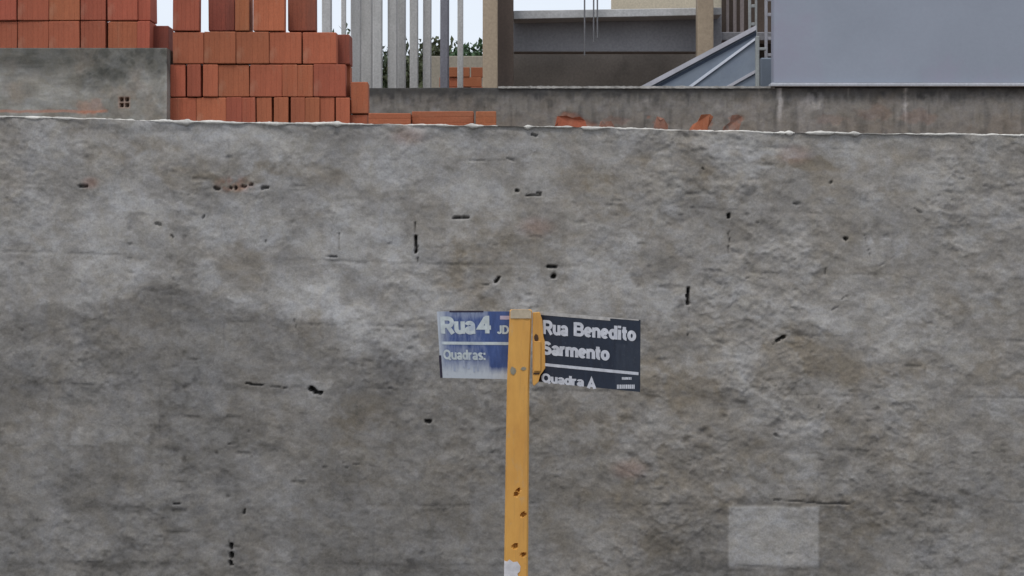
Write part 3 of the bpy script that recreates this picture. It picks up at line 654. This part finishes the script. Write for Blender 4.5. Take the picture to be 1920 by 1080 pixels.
M_pipe = grime('thin grey conduit', (.17, .17, .18), .1, 5, .6)
for px_, Y, y1 in ((1096, 15.0, 104), (1113, 15.0, 80), (1120, 15.0, 72)):
    bm = bmesh.new(); bmesh.ops.create_cone(bm, cap_ends=True, segments=8, radius1=.006, radius2=.006, depth=1, matrix=Matrix.Translation((X(px_, Y), Y - .01, Z(y1, Y) + .9)) @ Matrix.Diagonal((1, 1, 1.8, 1)))
    fin(bm, 'conduit', M_pipe, house)

# ------------------------------------------------------------------ painted house on the right
M_blue = grime('blue-grey house paint', (.262, .293, .352), .07, 1.6, .8, 40, .12, dirt=(.27, .265, .335), dirt_amt=.7, fine=.02)
M_sill = grime('pale ledge', (.46, .48, .52), .12, 4, .8, 60, .2, dirt=(.3, .3, .32), dirt_amt=.4)
bh = empty('painted_house', (X(1700, RY), RY, 3.7)); tag(bh, 'plain blue-grey painted house wall rising above the low weathered wall', 'house')
bm = bmesh.new(); box(bm, X(1450, RY), X(2600, RY), RY - .02, RY + .13, Z(157, RY), 6.2); fin(bm, 'wall', M_blue, bh, .01)
bm = bmesh.new(); box(bm, X(1444, RY), X(2602, RY), RY - .05, RY + .1, Z(163, RY), Z(156.2, RY)); fin(bm, 'ledge', M_sill, bh, .005)

# ------------------------------------------------------------------ sloping blue-grey metal canopy with its end post
M_sheet = grime('blue-grey sheet metal', (.18, .215, .265), .12, 3, .45, 40, .1, dirt=(.1, .13, .19), dirt_amt=.5, fine=.03)
M_rail = grime('worn light metal', (.42, .42, .46), .12, 6, .5, 60, .1, fine=.05)
M_rail2 = grime('bright metal seam', (.62, .66, .74), .1, 6, .45, 60, .1, fine=.05)
can = empty('metal_canopy', (X(1310, 14.4), 14.4, 3.7)); tag(can, 'sloping blue-grey sheet metal canopy with pale seams between the porch and the blue-grey wall', 'canopy')
CA, CB = 14.75, 14.3        # the sheet swings forward towards its right end
def cy_(px_): return CA + (CB - CA) * (px_ - 1190) / 230
def cpt(px_, py_, off=0): Y = cy_(px_) - off; return (X(px_, cy_(px_)), Y, Z(py_, cy_(px_)))
def cpanel(name, mat, poly, off, th):
    bm = bmesh.new(); a = [bm.verts.new(cpt(x, y, off)) for x, y in poly]; b = [bm.verts.new(cpt(x, y, off - th)) for x, y in poly]
    bm.faces.new(a); bm.faces.new(b[::-1])
    for i in range(len(a)): bm.faces.new((a[i], b[i], b[(i + 1) % len(a)], a[(i + 1) % len(a)]))
    return fin(bm, name, mat, can)
cpanel('sheet', M_sheet, [(1130, 205), (1418, 205), (1418, 54), (1201, 168)], 0, .02)
cpanel('edge_rail', M_rail, [(1190, 171), (1200, 163), (1417, 48), (1417, 57), (1213, 166), (1203, 171)], .035, .05)
cpanel('seam', M_rail2, [(1278, 171), (1418, 69), (1418, 74), (1287, 171)], .02, .018)
cpanel('lower_fold', M_rail, [(1345, 171), (1418, 130), (1418, 136), (1356, 171)], .02, .018)
cpanel('stripe', grime('dark groove metal', (.06, .08, .12), .1), [(1212, 171), (1418, 61), (1418, 66), (1222, 171)], .006, .005)  # dark stripe laid just below the edge rail
hb = bmesh.new(); box(hb, X(1417, 14.2), X(1424, 14.2), 14.2, 14.24, 2.69, Z(68, 14.2)); fin(hb, 'end_post', grime('pale green-grey steel', (.33, .35, .34), .1, 6, .5), can, .004)

# metal grille above the canopy, and ladder-like rack by the blue wall
M_bar = grime('pinkish grey bar paint', (.33, .28, .27), .1, 5, .6)
M_frame = grime('pale frame paint', (.42, .44, .44), .1, 5, .6)
gr = empty('window_grille', (X(1380, 15.6), 15.6, 2.7)); tag(gr, 'thin vertical metal bars over dark cladding above the canopy', 'grille')
for a, b in ((1362, 1367), (1375, 1379.5), (1388, 1395), (1379.6, 1381)):
    bm = bmesh.new(); Y = 15.6; box(bm, X(a, Y), X(b, Y), Y, Y + .02, 2.69, 5.7); fin(bm, 'bar', M_bar, gr, .002)
def rack(x0, x1, Y, ys, yb, label, mat, rail=(3.5, 3.5)):
    o = empty('ladder', (X((x0 + x1) / 2, Y), Y, 2.7)); tag(o, label, 'ladder')
    for a, b in ((x0, x0 + rail[0]), (x1 - rail[1], x1)):
        bm = bmesh.new(); box(bm, X(a, Y), X(b, Y), Y, Y + .03, yb, 5.7); fin(bm, 'rail', mat, o, .003)
    for y in ys:
        bm = bmesh.new(); box(bm, X(x0 + rail[0], Y) + .0005, X(x1 - rail[1], Y) - .0005, Y + .004, Y + .026, Z(y + 3, Y), Z(y - 3, Y)); fin(bm, 'rung', mat, o, .003)
rack(1403.5, 1420, 15.2, (-45, -17, 11, 45), 2.7, 'pale ladder rising beside the dark cladding just above the canopy tip', M_frame, (5, 4))
rack(1434, 1450, 15.2, (-30, -1, 27, 72, 103), 2.7, 'ladder standing tight against the edge of the blue-grey wall', M_rail, (5.5, 2))
bm = bmesh.new(); Y = 15.1; box(bm, X(1421, Y), X(1437, Y), Y, Y + .04, Z(94, Y), Z(89, Y)); tag(fin(bm, 'cross_bar', M_frame, None, .003), 'short pale bar joining the canopy post and the ladder', 'bar')
bm = bmesh.new(); Y = 14.9; box(bm, X(1426, Y), X(1452, Y), Y, Y + .1, 2.69, Z(108, Y)); tag(fin(bm, 'dark_block', M_sheet, None, .01), 'dark blue-grey block at the foot of the ladder by the blue wall', 'block')  # plain dark box at the foot of the ladder

# ------------------------------------------------------------------ street sign
PY_ = 5.2
sign = empty('street_sign', (X(967, PY_), PY_, .13))
tag(sign, 'yellow street sign post carrying two blue street name plates in front of the grey wall', 'street sign')
def yellow():
    m, t, b = newmat('chalky yellow paint')
    n = noise(t, 8, 5, .6, (1, 1, .5)); n2 = noise(t, 45, 5, .65); n3 = noise(t, 14, 6, .7, (1, 1, .6), .4, 3)
    c = mixc(t, rng(t, n, .3, .7), (.56, .27, .055), (.68, .36, .08))
    c = mixc(t, rng(t, n3, .58, .68, 0, .55), c, (.46, .34, .2))
    c = mixc(t, rng(t, n2, .64, .74, 0, .7), c, (.2, .12, .05))
    n4 = noise(t, 30, 5, .7, (1.5, 1.5, .09), .3, 6); c = mixc(t, rng(t, n4, .55, .72, 0, .5), c, (.34, .19, .07))
    n5 = noise(t, 60, 4, .7, (1, 1, .3), 0, 2); c = mixc(t, rng(t, n5, .3, .7, 0, .35), c, mixc(t, 1.0, c, (.75, .72, .7), 'MULTIPLY'))
    t.links.new(c, b.inputs['Base Color']); b.inputs['Roughness'].default_value = .6; bump(t, b, n2, .3, .001); return m
M_yel = yellow()
M_scuff = grime('grey scuffed paint', (.3, .27, .2), .2, 30, .8); M_white = grime('white paint splash', (.62, .6, .62), .12, 20, .7)
M_rust_shade = grime('dark rust and shade', (.07, .035, .018), .3, 60, .9)
# square timber post, a little out of plumb, chamfered arrises, bolt holes bored into it
def post_mesh():
    bm = bmesh.new(); ztop = Z(581, PY_); zb = .13
    hole_px = [(981, 965, 4.2), (966, 1024, 4.5), (981, 1040, 3.6), (968, 927, 4.0), (972, 919, 3.0)]
    zs_ = np.concatenate([np.arange(zb, Z(1100, PY_), .05), np.arange(Z(1100, PY_), ztop - .004, .0035), [ztop - .004, ztop]])
    n = 15; rings = []
    for z in zs_:
        py = HY - (z - H) * FPX / PY_
        xl_ = np.interp(py, [581, 600, 720, 800, 1080, 1700], [955.5, 955, 950.5, 949, 945, 936]); xr_ = np.interp(py, [581, 720, 800, 1080, 1700], [998, 992.5, 992, 990, 983])
        x0, x1 = X(xl_, PY_), X(xr_, PY_); ins = .003 if z >= ztop - .001 else 0; x0 += ins; x1 -= ins; w_ = x1 - x0; c = .006; R = []
        for i in range(n):
            a = i / (n - 1); x = x0 + w_ * a; y = PY_ + ins + (c * (1 - a * (n - 1)) if i < 1 else c if i == n - 1 else 0)
            px_ = 960 + x * FPX / PY_
            for hx, hy, hr in hole_px:
                d = math.hypot(px_ - hx, py - hy); y += .016 * max(0, min(1, (hr - d) / 1.2 + .5)) if 0 < i < n - 1 else 0
            R.append((x, y + .0006 * math.sin(z * 31 + i), z))
        R += [(x1, PY_ + w_ - .006, z), (x1 - .006, PY_ + w_, z), (x0 + .006, PY_ + w_, z), (x0, PY_ + w_ - .006, z)]
        rings.append([bm.verts.new(p) for p in R])
    for a, b in zip(rings, rings[1:]):
        for k in range(len(a)): bm.faces.new((a[k], a[(k + 1) % len(a)], b[(k + 1) % len(a)], b[k]))
    bm.faces.new(rings[-1]); bm.faces.new(rings[0][::-1])
    return fin(bm, 'post', M_yel, sign)
post_mesh()
def plate_poly(name, mat, poly, Y, th, parent, bev=0):
    bm = bmesh.new(); a = [bm.verts.new((X(x, Y), Y, Z(y, Y))) for x, y in poly]; b = [bm.verts.new((X(x, Y), Y + th, Z(y, Y))) for x, y in poly]
    bm.faces.new(a); bm.faces.new(b[::-1])
    for i in range(len(a)): bm.faces.new((a[i], b[i], b[(i + 1) % len(a)], a[(i + 1) % len(a)]))
    return fin(bm, name, mat, parent, bev)
plate_poly('top_cap', grime('bleached timber end', (.48, .40, .29), .15, 20, .8), [(957, 597), (996, 597), (996, 583), (990, 580.2), (960, 580.6), (957, 584)], PY_ - .0022, .0015, sign)
def ragged(cx, cy, rx, ry, seed, n=18, am=.35):
    r = random.Random(seed); return [(cx + rx * math.cos(a * 6.283 / n) * (1 - am * r.random()), cy + ry * math.sin(a * 6.283 / n) * (1 - am * r.random())) for a in range(n)]
plate_poly('paint_splash', M_white, [(945.5, 1051), (951, 1053), (955, 1049), (962, 1054), (970, 1053), (976, 1062), (975, 1071), (970, 1076), (973, 1084), (966, 1100), (958, 1106), (944.7, 1104)], PY_ - .0016, .0008, sign)
plate_poly('scuff', M_scuff, ragged(962, 695, 6.5, 9, 3), PY_ - .0013, .0006, sign); plate_poly('scuff', M_scuff, ragged(982, 691, 6, 4, 5), PY_ - .0013, .0006, sign)
# folded bracket holding the right-hand plate
bk = plate_poly('bracket', M_yel, [(998.6, 586), (1012, 585), (1017, 600), (1018, 630), (1022, 640), (1023, 690), (1017, 698), (1012, 703), (1010, 716), (1001, 724), (998.6, 720)], PY_ + .006, .012, sign, .0012)
plate_poly('flange', M_yel, [(1001, 640), (1014, 640), (1014, 696), (1001, 696)], PY_ + .001, .005, bk, .001)
plate_poly('rust_hole', M_rust_shade, ragged(1005.5, 633, 4.2, 8, 8, 14, .25), PY_ + .0035, .0028, bk)  # dark patch painted for the shaded inside of the hole
plate_poly('fold_shadow_gap', M_rust_shade, [(1000, 698.5), (1012, 698.5), (1011, 702), (1000, 702)], PY_ + .0045, .0018, bk)  # dark strip paints the shadow under the bracket's fold

# name plates: bilinear patch between four back-projected corners
def patch(c):
    """c: list of 4 (px,py,Y): top-left, top-right, bottom-right, bottom-left"""
    V = [Vector((X(a, Y), Y, Z(b, Y))) for a, b, Y in c]
    nrm = (V[1] - V[0]).cross(V[3] - V[0]).normalized()
    if nrm.y > 0: nrm = -nrm
    def f(u, v, off=0.0):
        t_ = V[0].lerp(V[1], u); b_ = V[3].lerp(V[2], u); return t_.lerp(b_, v) + nrm * off
    return f
def plate_obj(name, f, mat, bend):
    bm = bmesh.new(); n, m_ = 28, 16; A, B = [], []
    for j in range(m_ + 1):
        A.append([bm.verts.new(f(i / n, j / m_, bend(i / n, j / m_))) for i in range(n + 1)]); B.append([bm.verts.new(f(i / n, j / m_, bend(i / n, j / m_) - .0022)) for i in range(n + 1)])
    for j in range(m_):
        for i in range(n):
            bm.faces.new((A[j][i], A[j][i + 1], A[j + 1][i + 1], A[j + 1][i])); bm.faces.new((B[j + 1][i], B[j + 1][i + 1], B[j][i + 1], B[j][i]))
    for i in range(n):
        bm.faces.new((A[0][i], B[0][i], B[0][i + 1], A[0][i + 1])); bm.faces.new((A[m_][i + 1], B[m_][i + 1], B[m_][i], A[m_][i]))
    for j in range(m_):
        bm.faces.new((A[j + 1][0], B[j + 1][0], B[j][0], A[j][0])); bm.faces.new((A[j][n], B[j][n], B[j + 1][n], A[j + 1][n]))
    o = fin(bm, name, mat, sign)
    me = o.data; uv = None
    return o
def quad_strip(name, f, bend, mat, parent, u0, u1, v0, v1, off=.0007, n=24):
    bm = bmesh.new(); A = []; B = []
    for i in range(n + 1):
        u = u0 + (u1 - u0) * i / n
        A.append(bm.verts.new(f(u, v0, bend(u, v0) + off))); B.append(bm.verts.new(f(u, v1, bend(u, v1) + off)))
    for i in range(n): bm.faces.new((A[i], A[i + 1], B[i + 1], B[i]))
    return fin(bm, name, mat, parent)
def arc(cx, cy, rx, ry, a0, a1, n=9):
    return [(cx + rx * math.cos(math.radians(a0 + (a1 - a0) * k / n)), cy + ry * math.sin(math.radians(a0 + (a1 - a0) * k / n))) for k in range(n + 1)]
def ell(cx, cy, rx, ry): return arc(cx, cy, rx, ry, 0, 360, 18)
GL = {   # advance width, strokes (heavy grotesque sign lettering, cap height 1)
    'R': (.76, [[(.1, 0), (.1, 1)], [(.1, .9)] + arc(.42, .68, .2, .22, 90, -90) + [(.1, .46)], [(.38, .44), (.66, 0)]]),
    'B': (.74, [[(.1, 0), (.1, 1)], [(.1, .9)] + arc(.4, .71, .19, .19, 90, -90) + [(.1, .52)], [(.38, .52)] + arc(.42, .31, .21, .21, 90, -90) + [(.1, .1)]]),
    'D': (.74, [[(.1, 0), (.1, 1)], [(.1, .9)] + arc(.32, .5, .3, .4, 90, -90) + [(.1, .1)]]),
    'Q': (.82, [ell(.4, .5, .3, .4), [(.46, .26), (.74, -.04)]]),
    'A': (.76, [[(.1, 0), (.38, .92), (.66, 0)], [(.2, .28), (.56, .28)]]),
    'S': (.72, [arc(.35, .71, .23, .19, 15, 270) + arc(.35, .30, .25, .21, 90, -165)]),
    'J': (.58, [[(.42, 1)] + arc(.26, .3, .16, .2, 0, -170)]), '4': (.74, [[(.5, 0), (.5, 1)], [(.44, .9), (.1, .33), (.7, .33)]]),
    'u': (.58, [[(.1, .73)] + arc(.28, .28, .18, .19, 180, 330), [(.46, 0), (.46, .73)]]), 'n': (.58, [[(.1, 0), (.1, .73)], arc(.28, .45, .18, .19, 160, 0) + [(.46, 0)]]),
    'm': (.9, [[(.1, 0), (.1, .73)], arc(.27, .47, .17, .17, 160, 0) + [(.44, 0)], arc(.61, .47, .17, .17, 160, 0) + [(.78, 0)]]),
    'a': (.58, [arc(.27, .48, .18, .165, 165, 0) + [(.45, 0)], ell(.27, .21, .17, .13)]), 'e': (.58, [[(.12, .37), (.44, .37)], arc(.28, .365, .19, .275, 0, 315, 16)]),
    'd': (.6, [ell(.27, .365, .18, .275), [(.47, 0), (.47, 1)]]), 'r': (.42, [[(.1, 0), (.1, .73)], arc(.3, .44, .19, .2, 165, 75)]), 'i': (.28, [[(.12, 0), (.12, .73)], [(.12, .84), (.12, 1.02)]]),
    't': (.4, [[(.18, .96)] + arc(.32, .22, .14, .13, 180, 275), [(.02, .64), (.36, .64)]]), 'o': (.6, [ell(.28, .365, .19, .275)]),
    's': (.54, [arc(.26, .53, .16, .12, 20, 270) + arc(.26, .21, .18, .13, 90, -160)]), ':': (.28, [[(.12, 0), (.12, .2)], [(.12, .52), (.12, .72)]]), ' ': (.5, [])}
def lettering(text, f, bend, mat, parent, u0, u1, v0, v1, hw=.1, name='lettering', off=.0008):
    """capitals fill v0..v1 (v grows downwards), the line fills u0..u1"""
    bm = bmesh.new(); pen = 0; tot = sum(GL[c][0] for c in text) - .1; q = 0
    for ch in text:
        for st_ in GL[ch][1]:
            P = [Vector(p) for p in st_]; closed = (P[0] - P[-1]).length < 1e-4; L, Rr = [], []; q += 1
            for k in range(len(P)):
                a = P[k - 1] if k else (P[-2] if closed else P[0]); b = P[k + 1] if k + 1 < len(P) else (P[1] if closed else P[-1])
                d1 = (P[k] - a).normalized() if (P[k] - a).length > 1e-6 else (b - P[k]).normalized(); d2 = (b - P[k]).normalized() if (b - P[k]).length > 1e-6 else d1
                n = Vector((-(d1 + d2).y, (d1 + d2).x)).normalized(); m = 1 / max(.45, n.dot(Vector((-d1.y, d1.x)))); L.append(P[k] + n * hw * m); Rr.append(P[k] - n * hw * m)
            def put(p):
                u = u0 + (pen + p.x) / tot * (u1 - u0); w_ = v1 + p.y * (v0 - v1); return bm.verts.new(f(u, w_, bend(u, w_) + off + (q % 4) * .00009))
            A = [put(p) for p in L]; B = [put(p) for p in Rr]
            for k in range(len(A) - 1): bm.faces.new((A[k], B[k], B[k + 1], A[k + 1]))
        pen += GL[ch][0]
    return fin(bm, name, mat, parent)

def sign_mat(name, deep, mid, fade, amt):
    m, t, b = newmat(name)
    at = t.nodes.new('ShaderNodeAttribute'); at.attribute_name = 'fade'
    n1 = noise(t, 40, 5, .7, (2.2, 1, .5)); n2 = noise(t, 130, 4, .6)
    c = mixc(t, rng(t, n1, .35, .65), deep, mid)
    s = t.nodes.new('ShaderNodeMath'); s.operation = 'ADD'; t.links.new(at.outputs['Fac'], s.inputs[0]); t.links.new(rng(t, n1, .2, .8, -.28 * amt, .28 * amt), s.inputs[1])
    c = mixc(t, rng(t, s.outputs[0], .12, .95), c, fade)
    c = mixc(t, rng(t, n2, .6, .75, 0, .25), c, (.12, .12, .13))
    t.links.new(c, b.inputs['Base Color']); b.inputs['Roughness'].default_value = .45; bump(t, b, n2, .1, .0005); return m
def set_fade(o, f_inv):
    me = o.data; a = me.attributes.new('fade', 'FLOAT', 'POINT')
    for i, v in enumerate(me.vertices): a.data[i].value = f_inv(v.co)
M_letL = grime('weathered white print', (.52, .57, .58), .12, 40, .6, dirt=(.25, .3, .45), dirt_amt=.5)
M_letR = grime('white print', (.56, .57, .62), .08, 40, .6, dirt=(.4, .42, .5), dirt_amt=.4)
M_smear = grime('faint washed print', (.33, .37, .47), .12, 40, .6)

# left plate: "Rua 4", sun-bleached
cl = [(819, 584, 5.235), (959, 584, 5.235), (959, 711, 5.235), (827, 708.5, 5.235)]
fL = patch(cl); bendL = lambda u, v: .0012 * math.sin(u * 5) - .003 * max(0, v - .6) * (1 - u) + .001 * math.sin(v * 4)
pl = plate_obj('name_plate', fL, sign_mat('bleached blue enamel', (.028, .055, .17), (.05, .09, .25), (.43, .46, .50), .9), bendL)
pl['label'] = 'washed-out blue plate reading Rua 4'
def fadeL(co):
    px_ = 960 + co.x * FPX / co.y; py = HY - (co.z - H) * FPX / co.y; u = (px_ - 820) / 138; v = (py - 584) / 126
    a = max(0, 1 - u / .2) * 1.0; b = max(0, (v - .62) / .33) * (1.15 - .35 * max(0, u - .55) / .45); c = .42 * max(0, 1 - abs(u - .35) / .4) * (.6 if v < .5 else 1.0)
    d = .55 * max(0, 1 - abs(v - .03) / .1) * (1 if u < .7 else 0)
    return min(1, max(a, b * (1 if u < .72 else max(0, (v - .8) / .1)), c, d))
set_fade(pl, fadeL)
UL = lambda px_: (px_ - 823) / (959 - 823); VL = lambda py: (py - 584) / 126.0
lettering('Rua', fL, bendL, M_letL, pl, UL(829), UL(889), VL(594), VL(626), .12)
lettering('4', fL, bendL, M_letL, pl, UL(897), UL(919), VL(592), VL(625), .12)
lettering('JD', fL, bendL, M_letL, pl, UL(932), UL(953), VL(610), VL(626), .11)
quad_strip('print_line', fL, bendL, M_letL, pl, UL(828), .995, VL(641), VL(646.5))
lettering('Quadras:', fL, bendL, M_letL, pl, UL(830), UL(909), VL(656), VL(675), .1)
quad_strip('print_mark', fL, bendL, grime('pinkish print', (.5, .42, .52), .1), pl, UL(938), .995, VL(592), VL(599), .0007, 3)
for a, b, c, d in ((848, 852, 684, 697), (866, 870, 676, 690), (875, 880, 680, 692), (886, 889, 686, 698), (893, 897, 684, 696)):
    quad_strip('faded_print', fL, bendL, M_smear, pl, UL(a), UL(b), VL(c), VL(d), .0007, 2)
quad_strip('dark_edge', fL, bendL, grime('dark edge and shadow', (.025, .02, .04), .2), pl, -.012, .022, .66, 1.0, .0006, 2)  # dark strip paints the shadow behind the plate's lower left edge
quad_strip('dark_edge', fL, bendL, bpy.data.materials['dark edge and shadow'], pl, UL(846), UL(908), -.012, .012, .0006, 12)

# right plate: swings towards the street
cr_ = [(1009, 584, 5.225), (1199, 600, 4.99), (1199, 735, 4.99), (1009, 715.5, 5.225)]
fR = patch(cr_); bendR = lambda u, v: .0015 * math.sin(u * 4.2 + .4) + .0015 * (v - .5) * u
pr = plate_obj('name_plate', fR, sign_mat('navy enamel', (.005, .010, .024), (.009, .017, .036), (.06, .07, .09), .3), bendR)
pr['label'] = 'dark navy plate reading Rua Benedito Sarmento'
set_fade(pr, lambda co: .25 if (960 + co.x * FPX / co.y) > 1155 and (HY - (co.z - H) * FPX / co.y) > 640 else 0.02)
def invR(px_, py):
    a, b = 0.0, 1.0
    for _ in range(30):
        m_ = (a + b) / 2; p = fR(m_, .5)
        if 960 + p.x * FPX / p.y < px_: a = m_
        else: b = m_
    u = a; t_ = fR(u, 0); bo = fR(u, 1); y0 = HY - (t_.z - H) * FPX / t_.y; y1 = HY - (bo.z - H) * FPX / bo.y
    return u, (py - y0) / (y1 - y0)
def txtR(text, x0, x1, yt_l, yb_l, bold, mat=M_letR):
    u0, vt = invR(x0, yt_l); u1, _ = invR(x1, 600); _, vb = invR(x0, yb_l); return lettering(text, fR, bendR, mat, pr, u0, u1, vt, vb, bold)
txtR('Rua', 1019, 1064, 600, 626, .115); txtR('Benedito', 1077, 1190, 604, 629.5, .115)
txtR('Sarmento', 1017, 1141, 639.5, 664, .12)
txtR('Quadra', 1016, 1094, 699.5, 716.5, .115); txtR('A', 1102, 1116, 708.5, 727.5, .14)
quad_strip('print_line', fR, bendR, M_letR, pr, invR(1022, 680)[0], invR(1197, 700)[0], invR(1024, 681)[1], invR(1024, 686.5)[1])
M_edge = grime('pale edge', (.42, .40, .38), .2, 60, .7)
quad_strip('pale_edge', fR, bendR, M_edge, pr, 0, .72, -.002, .045, .0006)  # pale strip along the top edge of the plate
quad_strip('pale_edge', fR, bendR, bpy.data.materials['pale edge'], pr, .72, .99, -.004, .012, .0006)
r_ = random.Random(4)
for x0, x1, y0, y1 in ((1166, 1184, 707, 712), (1157, 1190, 721, 729)):
    x = x0
    while x < x1 - 1:
        w_ = r_.uniform(1.6, 3.6); u0, v0 = invR(x, y0); u1, v1 = invR(min(x + w_, x1), y1)
        quad_strip('small_print', fR, bendR, M_letR, pr, u0, u1, v0, v1, .0007, 1); x += w_ + r_.uniform(.5, .9)
